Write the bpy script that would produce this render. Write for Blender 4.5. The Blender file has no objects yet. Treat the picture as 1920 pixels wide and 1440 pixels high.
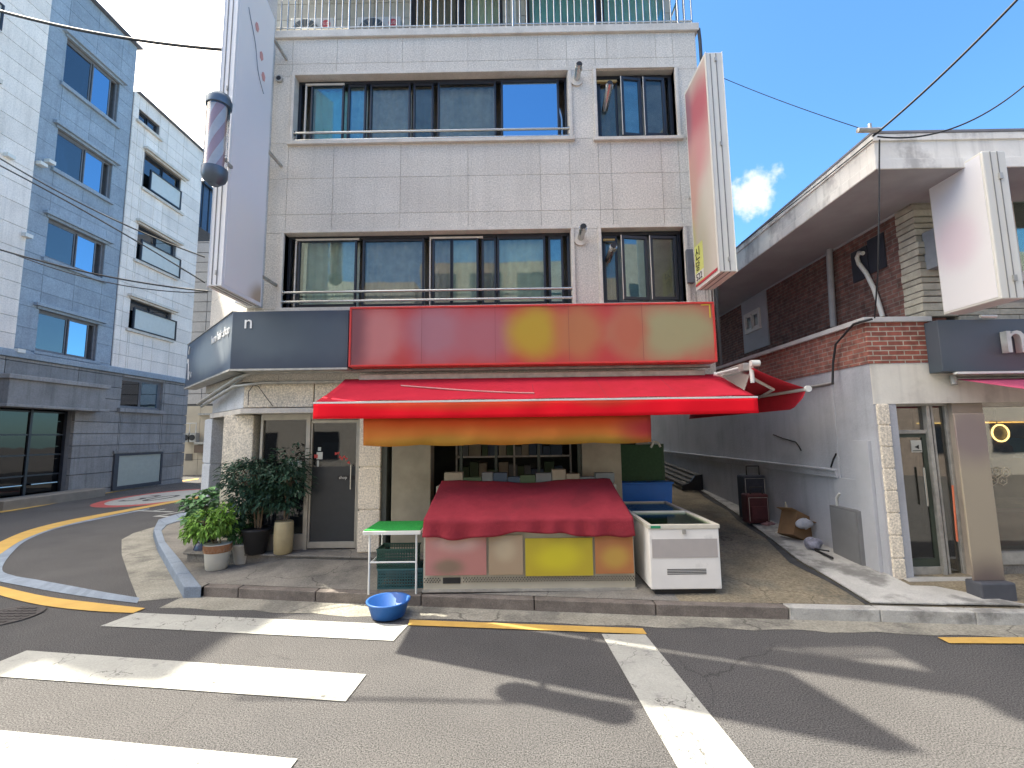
import bpy, math, random
from mathutils import Vector, Matrix
import numpy as np
random.seed(7)
S = bpy.context.scene
COL = S.collection
R = math.radians
# ------------------------------------------------------------------ camera
H = 2.10
FPX, PITCH, YAW, ROLL = 858.3, .11114, .00706, -.01296
_f = Vector((-math.sin(YAW)*math.cos(PITCH), math.cos(YAW)*math.cos(PITCH), math.sin(PITCH)))
_r = Vector((math.cos(YAW), math.sin(YAW), 0)); _u = _r.cross(_f)
_r2 = _r*math.cos(ROLL)+_u*math.sin(ROLL); _u2 = -_r*math.sin(ROLL)+_u*math.cos(ROLL)
cd = bpy.data.cameras.new('camera'); cam = bpy.data.objects.new('camera', cd); COL.objects.link(cam)
cd.sensor_width = 36; cd.lens = FPX/1920*36; cd.clip_end = 2000; cd.clip_start = .05
cam.matrix_world = Matrix.Translation((0, 0, H)) @ Matrix((_r2, _u2, -_f)).transposed().to_4x4()
S.camera = cam
# ------------------------------------------------------------------ sky, sun, exposure
SUN = Vector((-.698, .279, 1)).normalized()
SUN_EL = math.asin(SUN.z); SUN_AZ = math.atan2(SUN.x, SUN.y)
SKY_STRENGTH, SUN_STRENGTH, EXPOSURE = .15, 4.8, 1.55
w = bpy.data.worlds.new('World'); S.world = w; w.use_nodes = True
nt = w.node_tree; bgn = nt.nodes['Background']
sky = nt.nodes.new('ShaderNodeTexSky'); sky.sky_type = 'NISHITA'; sky.sun_disc = False
sky.sun_elevation = SUN_EL; sky.sun_rotation = SUN_AZ; sky.air_density = 1.0; sky.dust_density = .6; sky.ozone_density = 1.2
tc = nt.nodes.new('ShaderNodeTexCoord')
def wnode(t, **k):
    n = nt.nodes.new(t)
    for a, b in k.items(): setattr(n, a, b)
    return n
def wvec(v):
    n = wnode('ShaderNodeVectorMath', operation='DOT_PRODUCT'); nt.links.new(tc.outputs['Generated'], n.inputs[0]); n.inputs[1].default_value = v
    return n.outputs['Value']
def wramp(val, a, b):
    n = wnode('ShaderNodeMapRange', interpolation_type='SMOOTHSTEP'); nt.links.new(val, n.inputs[0])
    n.inputs[1].default_value = a; n.inputs[2].default_value = b; return n.outputs[0]
# bright hazy sky round the sun, and one small cloud
aure = wramp(wvec(SUN), .56, .84)
def pixdir(px, py):
    d = _r2*((px-960)/FPX)-_u2*((py-720)/FPX)+_f
    return d.normalized()
cl = pixdir(1417, 358)
cn = wnode('ShaderNodeTexNoise'); cn.inputs['Scale'].default_value = 26; cn.inputs['Detail'].default_value = 5; cn.inputs['Roughness'].default_value = .55
nt.links.new(tc.outputs['Generated'], cn.inputs['Vector'])
cm = wnode('ShaderNodeMath', operation='MULTIPLY_ADD'); nt.links.new(cn.outputs['Fac'], cm.inputs[0]); cm.inputs[1].default_value = .0042
nt.links.new(wvec(cl), cm.inputs[2])
cfac = wramp(cm.outputs[0], 1.0009, 1.0022)
mx1 = wnode('ShaderNodeMix', data_type='RGBA'); nt.links.new(aure, mx1.inputs[0]); tint = wnode('ShaderNodeMix', data_type='RGBA', blend_type='MULTIPLY'); tint.inputs[0].default_value = 1; nt.links.new(sky.outputs[0], tint.inputs[6]); tint.inputs[7].default_value = (.40, .66, .84, 1)
nt.links.new(tint.outputs[2], mx1.inputs[6])
mx1.inputs[7].default_value = (15, 13.4, 11.6, 1)
mx2 = wnode('ShaderNodeMix', data_type='RGBA'); nt.links.new(cfac, mx2.inputs[0]); nt.links.new(mx1.outputs[2], mx2.inputs[6])
mx2.inputs[7].default_value = (2.6, 2.75, 2.9, 1)
nt.links.new(mx2.outputs[2], bgn.inputs[0]); bgn.inputs[1].default_value = SKY_STRENGTH
sl = bpy.data.lights.new('sun', 'SUN'); sl.energy = SUN_STRENGTH; sl.angle = R(.5); sl.color = (1, .92, .77)
so = bpy.data.objects.new('sun', sl); COL.objects.link(so); so.rotation_euler = (-SUN).to_track_quat('-Z', 'Y').to_euler(); so.location = (0, 0, 30)
S.view_settings.view_transform = 'Standard'; S.view_settings.look = 'None'; S.view_settings.gamma = 1
S.view_settings.exposure = EXPOSURE
S.cycles.max_bounces = 6; S.cycles.transparent_max_bounces = 12; S.cycles.use_denoising = True
# ------------------------------------------------------------------ measured rays -> real positions
def ray(px, py): return _r2*((px-960)/FPX)-_u2*((py-720)/FPX)+_f
def at(px, py, Y): d = ray(px, py); t = Y/d.y; return Vector((d.x*t, Y, H+d.z*t))
def atX(px, py, X): d = ray(px, py); t = X/d.x; return Vector((X, d.y*t, H+d.z*t))
def G(px, py, z=0.): d = ray(px, py); t = (z-H)/d.z; return Vector((d.x*t, d.y*t, z))
# ------------------------------------------------------------------ materials
MATS = {}
def _lnk(m, a, b): m.node_tree.links.new(a, b)
def mat(name, c, rough=.7, amt=.12, scale=6, bump=0., bscale=40, metal=0., spec=.4, speck=0., sscale=70, emit=None, island=0., c2=None, c2scale=1.2, c2lo=.52, c2hi=.62, alpha=None, sheen=0, streak=0):
    if name in MATS: return MATS[name]
    m = bpy.data.materials.new(name); MATS[name] = m; m.use_nodes = True; N = m.node_tree.nodes
    b = N['Principled BSDF']; b.inputs['Roughness'].default_value = rough; b.inputs['Metallic'].default_value = metal
    b.inputs['Specular IOR Level'].default_value = spec
    tx = N.new('ShaderNodeTexCoord'); P = tx.outputs['Object']
    def noise(sc, det=4, ro=.6):
        n = N.new('ShaderNodeTexNoise'); n.inputs['Scale'].default_value = sc; n.inputs['Detail'].default_value = det; n.inputs['Roughness'].default_value = ro
        _lnk(m, P, n.inputs['Vector']); return n.outputs['Fac']
    def rng(v, a, b_, c_, d):
        n = N.new('ShaderNodeMapRange'); _lnk(m, v, n.inputs[0])
        for i, q in enumerate((a, b_, c_, d)): n.inputs[1+i].default_value = q
        return n.outputs[0]
    def mul(a, b_):
        n = N.new('ShaderNodeMath'); n.operation = 'MULTIPLY'; _lnk(m, a, n.inputs[0]); _lnk(m, b_, n.inputs[1]); return n.outputs[0]
    fac = rng(noise(scale), .3, .7, 1-amt, 1+amt)
    if speck: fac = mul(fac, rng(noise(sscale, 2, .7), .33, .67, 1-speck, 1+speck*.8))
    if streak:
        mp = N.new('ShaderNodeMapping'); mp.inputs['Scale'].default_value = (5, 5, .28); _lnk(m, P, mp.inputs['Vector'])
        sn = N.new('ShaderNodeTexNoise'); sn.inputs['Scale'].default_value = 1.6; sn.inputs['Detail'].default_value = 6; _lnk(m, mp.outputs[0], sn.inputs['Vector']); fac = mul(fac, rng(sn.outputs['Fac'], .5, .72, 1, 1-streak))
    if island:
        g = N.new('ShaderNodeNewGeometry'); fac = mul(fac, rng(g.outputs['Random Per Island'], 0, 1, 1-island, 1+island))
    rgb = N.new('ShaderNodeMix'); rgb.data_type = 'RGBA'; rgb.inputs[6].default_value = (*c, 1)
    rgb.inputs[7].default_value = (*(c2 or c), 1)
    if c2: _lnk(m, rng(noise(c2scale, 5), c2lo, c2hi, 0, 1), rgb.inputs[0])
    else: rgb.inputs[0].default_value = 0
    sc = N.new('ShaderNodeVectorMath'); sc.operation = 'SCALE'; _lnk(m, rgb.outputs[2], sc.inputs[0]); _lnk(m, fac, sc.inputs['Scale'])
    _lnk(m, sc.outputs[0], b.inputs['Base Color'])
    if bump:
        bp = N.new('ShaderNodeBump'); bp.inputs['Strength'].default_value = bump; bp.inputs['Distance'].default_value = .02
        _lnk(m, noise(bscale, 5), bp.inputs['Height']); _lnk(m, bp.outputs[0], b.inputs['Normal'])
    if emit: b.inputs['Emission Color'].default_value = (*emit[:3], 1); b.inputs['Emission Strength'].default_value = emit[3]
    if alpha is not None: b.inputs['Alpha'].default_value = alpha
    return m
def cracks(m, scale=1.4, width=.006, dark=.35, thr=.52, mscale=.8):
    N = m.node_tree.nodes; b = N['Principled BSDF']; src = b.inputs['Base Color'].links[0].from_socket
    tx = N.new('ShaderNodeTexCoord'); ns = N.new('ShaderNodeTexNoise'); ns.inputs['Scale'].default_value = scale*2.2; ns.inputs['Detail'].default_value = 5; _lnk(m, tx.outputs['Object'], ns.inputs[0])
    mx = N.new('ShaderNodeMix'); mx.data_type = 'RGBA'; mx.blend_type = 'LINEAR_LIGHT'; mx.inputs[0].default_value = .28; _lnk(m, tx.outputs['Object'], mx.inputs[6]); _lnk(m, ns.outputs['Color'], mx.inputs[7])
    vo = N.new('ShaderNodeTexVoronoi'); vo.feature = 'DISTANCE_TO_EDGE'; vo.inputs['Scale'].default_value = scale; _lnk(m, mx.outputs[2], vo.inputs['Vector'])
    r1 = N.new('ShaderNodeMapRange'); _lnk(m, vo.outputs['Distance'], r1.inputs[0]); r1.inputs[1].default_value = width*.4; r1.inputs[2].default_value = width; r1.inputs[3].default_value = 1; r1.inputs[4].default_value = 0
    n2 = N.new('ShaderNodeTexNoise'); n2.inputs['Scale'].default_value = mscale; _lnk(m, tx.outputs['Object'], n2.inputs[0])
    r2 = N.new('ShaderNodeMapRange'); _lnk(m, n2.outputs['Fac'], r2.inputs[0]); r2.inputs[1].default_value = thr-.04; r2.inputs[2].default_value = thr+.04
    mu = N.new('ShaderNodeMath'); mu.operation = 'MULTIPLY'; _lnk(m, r1.outputs[0], mu.inputs[0]); _lnk(m, r2.outputs[0], mu.inputs[1])
    o = N.new('ShaderNodeMix'); o.data_type = 'RGBA'; o.blend_type = 'MULTIPLY'; _lnk(m, mu.outputs[0], o.inputs[0]); _lnk(m, src, o.inputs[6]); o.inputs[7].default_value = (dark, dark, dark, 1); _lnk(m, o.outputs[2], b.inputs['Base Color'])
    return m
def glass(name, tint, refl=.25, rough=.02, rc=(1, 1, 1)):
    if name in MATS: return MATS[name]
    m = bpy.data.materials.new(name); MATS[name] = m; m.use_nodes = True; N = m.node_tree.nodes; N.clear()
    o = N.new('ShaderNodeOutputMaterial'); mx = N.new('ShaderNodeMixShader'); tr = N.new('ShaderNodeBsdfTransparent'); gl = N.new('ShaderNodeBsdfGlossy')
    tr.inputs[0].default_value = (*tint, 1); gl.inputs['Roughness'].default_value = rough; gl.inputs[0].default_value = (*rc, 1)
    lw = N.new('ShaderNodeLayerWeight'); lw.inputs[0].default_value = .25
    ad = N.new('ShaderNodeMath'); ad.operation = 'MULTIPLY_ADD'; _lnk(m, lw.outputs['Fresnel'], ad.inputs[0]); ad.inputs[1].default_value = .8; ad.inputs[2].default_value = refl; ad.use_clamp = True
    tx = N.new('ShaderNodeTexCoord'); ns = N.new('ShaderNodeTexNoise'); ns.inputs['Scale'].default_value = 1.1; _lnk(m, tx.outputs['Object'], ns.inputs[0])
    bp = N.new('ShaderNodeBump'); bp.inputs['Strength'].default_value = .12; bp.inputs['Distance'].default_value = .02; _lnk(m, ns.outputs[0], bp.inputs['Height']); _lnk(m, bp.outputs[0], gl.inputs['Normal'])
    _lnk(m, ad.outputs[0], mx.inputs[0]); _lnk(m, tr.outputs[0], mx.inputs[1]); _lnk(m, gl.outputs[0], mx.inputs[2]); _lnk(m, mx.outputs[0], o.inputs[0])
    return m
def brick(name, axis, c1, c2, mortar, w_=.21, h_=.066, mo=.009, dirt=.3):
    m = bpy.data.materials.new(name); MATS[name] = m; m.use_nodes = True; N = m.node_tree.nodes; b = N['Principled BSDF']
    g = N.new('ShaderNodeNewGeometry'); sp = N.new('ShaderNodeSeparateXYZ'); _lnk(m, g.outputs['Position'], sp.inputs[0])
    cb = N.new('ShaderNodeCombineXYZ'); _lnk(m, sp.outputs[axis], cb.inputs[0]); _lnk(m, sp.outputs[2], cb.inputs[1])
    br = N.new('ShaderNodeTexBrick'); _lnk(m, cb.outputs[0], br.inputs['Vector'])
    br.inputs['Scale'].default_value = 1; br.inputs['Brick Width'].default_value = w_; br.inputs['Row Height'].default_value = h_; br.inputs['Mortar Size'].default_value = mo
    br.inputs['Color1'].default_value = (*c1, 1); br.inputs['Color2'].default_value = (*c2, 1); br.inputs['Mortar'].default_value = (*mortar, 1); br.inputs['Mortar Smooth'].default_value = .2
    ns = N.new('ShaderNodeTexNoise'); ns.inputs['Scale'].default_value = 9; ns.inputs['Detail'].default_value = 6; _lnk(m, g.outputs['Position'], ns.inputs[0])
    mr = N.new('ShaderNodeMapRange'); _lnk(m, ns.outputs['Fac'], mr.inputs[0]); mr.inputs[1].default_value = .3; mr.inputs[2].default_value = .7; mr.inputs[3].default_value = 1-dirt; mr.inputs[4].default_value = 1+dirt
    sc = N.new('ShaderNodeVectorMath'); sc.operation = 'SCALE'; _lnk(m, br.outputs['Color'], sc.inputs[0]); _lnk(m, mr.outputs[0], sc.inputs['Scale']); _lnk(m, sc.outputs[0], b.inputs['Base Color'])
    b.inputs['Roughness'].default_value = .9
    bp = N.new('ShaderNodeBump'); bp.invert = True; bp.inputs['Strength'].default_value = .7; bp.inputs['Distance'].default_value = .01; _lnk(m, br.outputs['Fac'], bp.inputs['Height']); _lnk(m, bp.outputs[0], b.inputs['Normal'])
    return m
def print_mat(name, base, blobs, rough=.45, ax=(0, 2), soft=1.0):
    """a sign's print: soft-edged coloured shapes, laid out in metres on the object's own face (origin at its lower left)"""
    m = bpy.data.materials.new(name); m.use_nodes = True; N = m.node_tree.nodes; b = N['Principled BSDF']; b.inputs['Roughness'].default_value = rough; b.inputs['Specular IOR Level'].default_value = .05 if rough >= .7 else .4
    tx = N.new('ShaderNodeTexCoord'); sp = N.new('ShaderNodeSeparateXYZ'); _lnk(m, tx.outputs['Object'], sp.inputs[0])
    prev = None
    def mth(op, a, b_=None, c_=None, clamp=False):
        n = N.new('ShaderNodeMath'); n.operation = op; n.use_clamp = clamp
        for i, q in enumerate((a, b_, c_)):
            if q is None: continue
            if isinstance(q, (int, float)): n.inputs[i].default_value = q
            else: _lnk(m, q, n.inputs[i])
        return n.outputs[0]
    ns = N.new('ShaderNodeTexNoise'); ns.inputs['Scale'].default_value = 2.2; _lnk(m, tx.outputs['Object'], ns.inputs[0])
    wob = mth('MULTIPLY_ADD', ns.outputs['Fac'], .5, -.25)
    col = None
    for (u, v, ru, rv, c) in blobs:
        du = mth('MULTIPLY_ADD', sp.outputs[ax[0]], 1/ru, -u/ru); dv = mth('MULTIPLY_ADD', sp.outputs[ax[1]], 1/rv, -v/rv)
        d = mth('SQRT', mth('ADD', mth('MULTIPLY', du, du), mth('MULTIPLY', dv, dv)))
        d = mth('ADD', d, wob)
        mr = N.new('ShaderNodeMapRange'); mr.interpolation_type = 'SMOOTHSTEP'; _lnk(m, d, mr.inputs[0]); mr.inputs[1].default_value = 1+.45*soft; mr.inputs[2].default_value = 1-.6*soft
        mx = N.new('ShaderNodeMix'); mx.data_type = 'RGBA'; _lnk(m, mr.outputs[0], mx.inputs[0])
        if col is None: mx.inputs[6].default_value = (*base, 1)
        else: _lnk(m, col, mx.inputs[6])
        mx.inputs[7].default_value = (*c, 1); col = mx.outputs[2]
    _lnk(m, col, b.inputs['Base Color'])
    return m
def srgb(r, g, b):
    f = lambda c: ((c/255+.055)/1.055)**2.4 if c > 10 else c/255/12.92
    return (f(r), f(g), f(b))
# ------------------------------------------------------------------ mesh builder
def wl(o):
    v = Vector((0, 0, 0))
    while o is not None: v += o.location; o = o.parent
    return v
class Wall:
    def __init__(s, o, u):
        s.o = Vector((o[0], o[1], 0)); s.u = Vector((u[0], u[1], 0)).normalized(); s.n = Vector((s.u.y, -s.u.x, 0))
    def p(s, u, v, n=0): return s.o+s.u*u+s.n*n+Vector((0, 0, v))
class MB:
    def __init__(s): s.v = []; s.f = []; s.m = []; s.s = []
    def add(s, vs, fs, mi=0, sm=False):
        k = len(s.v); s.v += [tuple(v) for v in vs]
        for f in fs: s.f.append([i+k for i in f]); s.m.append(mi); s.s.append(sm)
        return s
    def poly(s, pts, mi=0): return s.add(pts, [list(range(len(pts)))], mi)
    def hexa(s, P, mi=0):   # 8 points: bottom 4, top 4
        return s.add(P, [(3, 2, 1, 0), (4, 5, 6, 7), (0, 1, 5, 4), (1, 2, 6, 5), (2, 3, 7, 6), (3, 0, 4, 7)], mi)
    def box(s, x0, x1, y0, y1, z0, z1, mi=0):
        return s.hexa([(x0, y0, z0), (x1, y0, z0), (x1, y1, z0), (x0, y1, z0), (x0, y0, z1), (x1, y0, z1), (x1, y1, z1), (x0, y1, z1)], mi)
    def wbox(s, W, u0, u1, v0, v1, n0, n1, mi=0):
        return s.hexa([W.p(u0, v0, n1), W.p(u1, v0, n1), W.p(u1, v0, n0), W.p(u0, v0, n0), W.p(u0, v1, n1), W.p(u1, v1, n1), W.p(u1, v1, n0), W.p(u0, v1, n0)], mi)
    def prism(s, pts, z0, z1, mi=0):
        n = len(pts); P = [(p[0], p[1], z0) for p in pts]+[(p[0], p[1], z1) for p in pts]
        return s.add(P, [list(range(n))[::-1], list(range(n, 2*n))]+[(i, (i+1) % n, n+(i+1) % n, n+i) for i in range(n)], mi)
    def extr(s, pts, vec, mi=0):
        n = len(pts); vec = Vector(vec); P = [Vector(p) for p in pts]; P = P+[p+vec for p in P]
        return s.add(P, [list(range(n)), list(range(n, 2*n))[::-1]]+[(i, (i+1) % n, n+(i+1) % n, n+i) for i in range(n)], mi)
    def cyl(s, p0, p1, r0, r1=None, n=12, mi=0, caps=True):
        r1 = r0 if r1 is None else r1; p0 = Vector(p0); p1 = Vector(p1); d = (p1-p0).normalized()
        a = d.orthogonal().normalized(); b = d.cross(a); P = []
        for p, r in ((p0, r0), (p1, r1)):
            for i in range(n): t = 2*math.pi*i/n; P.append(p+a*r*math.cos(t)+b*r*math.sin(t))
        k = len(s.v); s.add(P, [(i, (i+1) % n, n+(i+1) % n, n+i) for i in range(n)], mi, True)
        if caps: s.add(P[:n], [list(range(n))[::-1]], mi); s.add(P[n:], [list(range(n))], mi)
        return s
    def tube(s, pts, r, n=8, mi=0):
        pts = [Vector(p) for p in pts]; P = []; rr = r if isinstance(r, (list, tuple)) else [r]*len(pts)
        a = None
        for i, p in enumerate(pts):
            d = (pts[min(i+1, len(pts)-1)]-pts[max(i-1, 0)]).normalized()
            a = (a-d*a.dot(d)).normalized() if a is not None and (a-d*a.dot(d)).length > 1e-4 else d.orthogonal().normalized()
            b = d.cross(a)
            for k in range(n): t = 2*math.pi*k/n; P.append(p+a*rr[i]*math.cos(t)+b*rr[i]*math.sin(t))
        F = [(i*n+k, i*n+(k+1) % n, (i+1)*n+(k+1) % n, (i+1)*n+k) for i in range(len(pts)-1) for k in range(n)]
        s.add(P, F, mi, True); s.add(P[:n], [list(range(n))[::-1]], mi); s.add(P[-n:], [list(range(n))], mi); return s
    def lathe(s, c, prof, n=28, mi=0, sm=True, close=True):
        P = [(c[0]+r*math.cos(2*math.pi*k/n), c[1]+r*math.sin(2*math.pi*k/n), c[2]+z) for r, z in prof for k in range(n)]
        F = [(i*n+k, i*n+(k+1) % n, (i+1)*n+(k+1) % n, (i+1)*n+k) for i in range(len(prof)-1) for k in range(n)]
        s.add(P, F, mi, sm)
        if close: s.add(P[:n], [list(range(n))[::-1]], mi); s.add(P[-n:], [list(range(n))], mi)
        return s
    def grid(s, fn, nu, nv, mi=0, sm=True):
        P = [fn(i/nu, j/nv) for j in range(nv+1) for i in range(nu+1)]
        F = [(j*(nu+1)+i, j*(nu+1)+i+1, (j+1)*(nu+1)+i+1, (j+1)*(nu+1)+i) for j in range(nv) for i in range(nu)]
        return s.add(P, F, mi, sm)
    def build(s, name, mats, parent=None, bevel=0, origin=None, solid=0):
        if not isinstance(mats, (list, tuple)): mats = [mats]
        o3 = wl(parent) if parent else (Vector(origin) if origin is not None else Vector((0, 0, 0)))
        me = bpy.data.meshes.new(name); me.from_pydata([tuple(Vector(v)-o3) for v in s.v], [], s.f)
        for mt in mats: me.materials.append(mt)
        me.polygons.foreach_set('material_index', s.m); me.polygons.foreach_set('use_smooth', s.s); me.update()
        ob = bpy.data.objects.new(name, me); COL.objects.link(ob)
        if parent: ob.parent = parent
        else: ob.location = o3
        if bevel:
            md = ob.modifiers.new('bevel', 'BEVEL'); md.width = bevel; md.segments = 2; md.limit_method = 'ANGLE'; md.angle_limit = R(40)
        if solid:
            md = ob.modifiers.new('solid', 'SOLIDIFY'); md.thickness = solid
        return ob
def thing(name, label, cat, loc=(0, 0, 0), group=None):
    o = bpy.data.objects.new(name, None); COL.objects.link(o); o.location = loc; o.empty_display_size = .3
    return tag(o, label, cat, group)
def tag(o, label, cat, group=None, kind=None):
    if label: o['label'] = label
    if cat: o['category'] = cat
    if group: o['group'] = group
    if kind: o['kind'] = kind
    return o
def struct(o): o['kind'] = 'structure'; return o
def copy_tree(o, parent=None):
    c = o.copy(); COL.objects.link(c)
    if parent: c.parent = parent
    for ch in o.children: copy_tree(ch, c)
    return c
def text(s, size, org, u, v, m, name, parent=None, ext=.006, align='LEFT', wx=1.0):
    cu = bpy.data.curves.new(name, 'FONT'); cu.body = s; cu.size = size; cu.extrude = ext; cu.align_x = align; cu.resolution_u = 3
    t = bpy.data.objects.new('tmp', cu); me = bpy.data.meshes.new_from_object(t); bpy.data.objects.remove(t)
    u = Vector(u).normalized(); v = Vector(v).normalized(); n = u.cross(v)
    M = Matrix((u*wx, v, n)).transposed().to_4x4(); M.translation = Vector(org)-(wl(parent) if parent else Vector((0, 0, 0)))
    me.transform(M); me.name = name; me.materials.clear(); me.materials.append(m)
    o = bpy.data.objects.new(name, me); COL.objects.link(o)
    if parent: o.parent = parent
    return o
def panels(mb, W, us, vs, holes, n0, n1, gap=.003, mi=0):
    for i in range(len(us)-1):
        for j in range(len(vs)-1):
            uc = (us[i]+us[i+1])/2; vc = (vs[j]+vs[j+1])/2
            if any(a < uc < b and c < vc < d for a, b, c, d in holes): continue
            mb.wbox(W, us[i]+gap, us[i+1]-gap, vs[j]+gap, vs[j+1]-gap, n0, n1, mi)
# ------------------------------------------------------------------ palette
granite = mat('granite', (.62, .58, .515), .8, .07, 2.2, .25, 60, speck=.26, sscale=42, island=.045, c2=(.53, .49, .44), c2scale=.55, c2lo=.5, c2hi=.75, streak=.09)
granite_b = mat('granite_base', (.74, .67, .55), .85, .10, 3, .5, 45, speck=.32, sscale=38, island=.05)
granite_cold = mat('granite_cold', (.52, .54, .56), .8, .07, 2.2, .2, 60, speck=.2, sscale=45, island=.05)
trim = mat('stone_trim', (.60, .56, .50), .75, .12, 4, .2, 50, speck=.12)
joint = mat('joint', (.13, .125, .12), .95, .1)
frame_m = mat('window_frame', (.018, .022, .032), .35, .1, spec=.5)
steel = mat('stainless', (.55, .55, .52), .22, .08, 10, metal=.95)
galv = mat('galvanised', (.42, .41, .38), .5, .2, 9, metal=.5)
white_p = mat('white_paint', (.66, .66, .62), .45, .06, 3, c2=(.5, .48, .42), c2scale=2.5, c2lo=.58, c2hi=.75)
dark_in = mat('dark_interior', (.02, .022, .025), .9, .2)
asphalt = mat('asphalt', (.104, .102, .102), .92, .10, .9, .6, 130, speck=.8, sscale=95, spec=.2, c2=(.086, .086, .088), c2scale=.35, c2lo=.45, c2hi=.65)
gutter_m = mat('gutter_concrete', (.27, .26, .22), .92, .2, 2.5, .6, 25, speck=.25, sscale=40, c2=(.17, .165, .145), c2scale=1.4)
pave_m = mat('pavement_concrete', (.20, .19, .17), .92, .2, 1.6, .5, 30, speck=.2, sscale=50, c2=(.135, .13, .12), c2scale=.9)
alley_m = mat('alley_concrete', (.215, .185, .13), .95, .25, 1.8, .8, 22, speck=.3, sscale=30, c2=(.15, .14, .11), c2scale=.8)
strip_m = mat('strip_concrete', (.42, .42, .40), .9, .18, 2, .5, 25, speck=.12, c2=(.2, .2, .19), c2scale=1.5)
kerb_m = mat('kerb_stone', (.16, .14, .125), .9, .25, 5, .5, 30, speck=.2)
kerb_blue = mat('kerb_granite', (.205, .25, .31), .8, .12, 3, .25, 50, speck=.15, island=.1)
road_white = mat('road_white', (.37, .375, .345), .75, .08, 3, .25, 60, speck=.12, sscale=70, c2=(.24, .24, .23), c2scale=7, c2lo=.58, c2hi=.74)
cracks(road_white, 1.8, .008, .3, .46, 1.2); cracks(asphalt, .55, .006, .7, .55, .25); cracks(pave_m, .9, .008, .55, .52, .5); cracks(alley_m, .7, .007, .6, .54, .4); cracks(gutter_m, .8, .009, .5, .5, .7)
road_yellow = mat('road_yellow', (.52, .33, .085), .75, .12, 3, .25, 60, c2=(.45, .27, .07), c2scale=6, c2lo=.6, c2hi=.72)
road_red = mat('road_red', (.40, .085, .075), .8, .15, 4)
plaster = mat('grey_plaster', (.43, .445, .48), .85, .09, 1.1, .35, 30, speck=.06, c2=(.37, .385, .42), c2scale=.8, streak=.12)
red_f = mat('red_fabric', (.58, .032, .055), .8, .07, 2.5, .15, 250, spec=.05, c2=(.52, .03, .045), c2scale=1.3, speck=.05, sscale=200)
black_p = mat('black_plastic', (.02, .02, .022), .5, .1)
# ------------------------------------------------------------------ ground
FY = 7.40                                   # main facade plane
KX = [(-4.6, 6.46), (-4.25, 6.38)]
for px, py in ((650, 1112), (1340, 1137), (1510, 1140), (1900, 1150)):
    p = G(px, py, .13); KX.append((p.x, p.y))
KX.append((14, KX[-1][1]-.3))
def kerbY(x):
    if x <= KX[0][0]: return KX[0][1]
    for (a, b), (c, d) in zip(KX, KX[1:]):
        if x <= c: return b+(d-b)*(x-a)/(c-a)
    return KX[-1][1]
def pav(x, y):
    k = min(1, max(0, (x+4.25)/.65)); d = max(0, y-kerbY(x)-.1); return .13+k*(.07*d+.03*min(1, d/.8))
def SP(px, py, dz=0):
    z = .2
    for _ in range(12): p = G(px, py, z); z = pav(p.x, p.y)+dz
    return G(px, py, z)
mb = MB(); mb.poly([(-140, -60, 0), (140, -60, 0), (140, 220, 0), (-140, 220, 0)]); struct(mb.build('road', asphalt))
# gutter
kfront = [(x, kerbY(x)) for x in (-4.2, -3, -2, -1, 0, 1, 2, 3, 4, 5, 7, 10, 14)]
ge = [G(*p) for p in ((300, 1140), (500, 1147), (700, 1158), (960, 1166), (1210, 1176), (1400, 1180), (1920, 1196))]+[Vector((14, 4.9, 0))]
def pl(pts, x):
    for a, b in zip(pts, pts[1:]):
        if x <= b[0]: return a[1]+(b[1]-a[1])*(x-a[0])/(b[0]-a[0]) if b[0] != a[0] else a[1]
    return pts[-1][1]
mb = MB(); xs = [-4.5+.25*i for i in range(75)]
for a, b in zip(xs, xs[1:]):
    j = lambda x: .02*math.sin(x*7)+.015*math.sin(x*17)
    mb.poly([(a, pl(ge, a)+j(a), .004), (b, pl(ge, b)+j(b), .004), (b, kerbY(b)+.02, .004), (a, kerbY(a)+.02, .004)])
gl_ = [G(*p) for p in ((260, 1128), (243, 1085), (228, 1040), (228, 1012), (250, 1000), (290, 988), (330, 975), (360, 968), (372, 950))]
gk = [G(px, py, .0) for px, py in ((378, 1117), (345, 1117), (318, 1070), (296, 1030), (287, 1000), (297, 982), (330, 972), (362, 964), (374, 948))]
for i in range(len(gl_)-1): mb.poly([gl_[i]+Vector((0, 0, .004)), gk[i]+Vector((0, 0, .004)), gk[i+1]+Vector((0, 0, .004)), gl_[i+1]+Vector((0, 0, .004))])
struct(mb.build('gutter', gutter_m))
# pavement and alley sheets
def sheet(name, m, x0, x1, y1fn, y0fn=None, n=40):
    mb = MB(); y0fn = y0fn or (lambda x: kerbY(x)+.13); nx = max(2, int((x1-x0)/.25))
    def fn(u, v):
        x = x0+(x1-x0)*u; a = y0fn(x); b = y1fn(x); y = a+(b-a)*v; return (x, y, pav(x, y))
    mb.grid(fn, nx, n); return struct(mb.build(name, m))
sheet('pavement', pave_m, -4.25, 1.9, lambda x: 8.6)
sheet('alley', alley_m, 1.9, 16, lambda x: 26, n=70)
kc_out = [G(px, py, .15) for px, py in ((345, 1100), (318, 1055), (296, 1018), (288, 992), (297, 974), (330, 964), (362, 956))]
kc_in = [G(px, py, .15) for px, py in ((378, 1099), (341, 1052), (310, 1015), (303, 994), (313, 983), (340, 975), (368, 966))]
kc_out.append(Vector((-9.4, 20, .15))); kc_in.append(Vector((-9.2, 20, .15)))
mb = MB(); base = [(-4.25, kerbY(-4.25)+.05)]+[(p.x, p.y) for p in kc_in]+[(-6, 20), (-6, 9.6), (-4.25, 8.6)]
mb.poly([(x, y, .13) for x, y in base]); struct(mb.build('pavement', pave_m))
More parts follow.
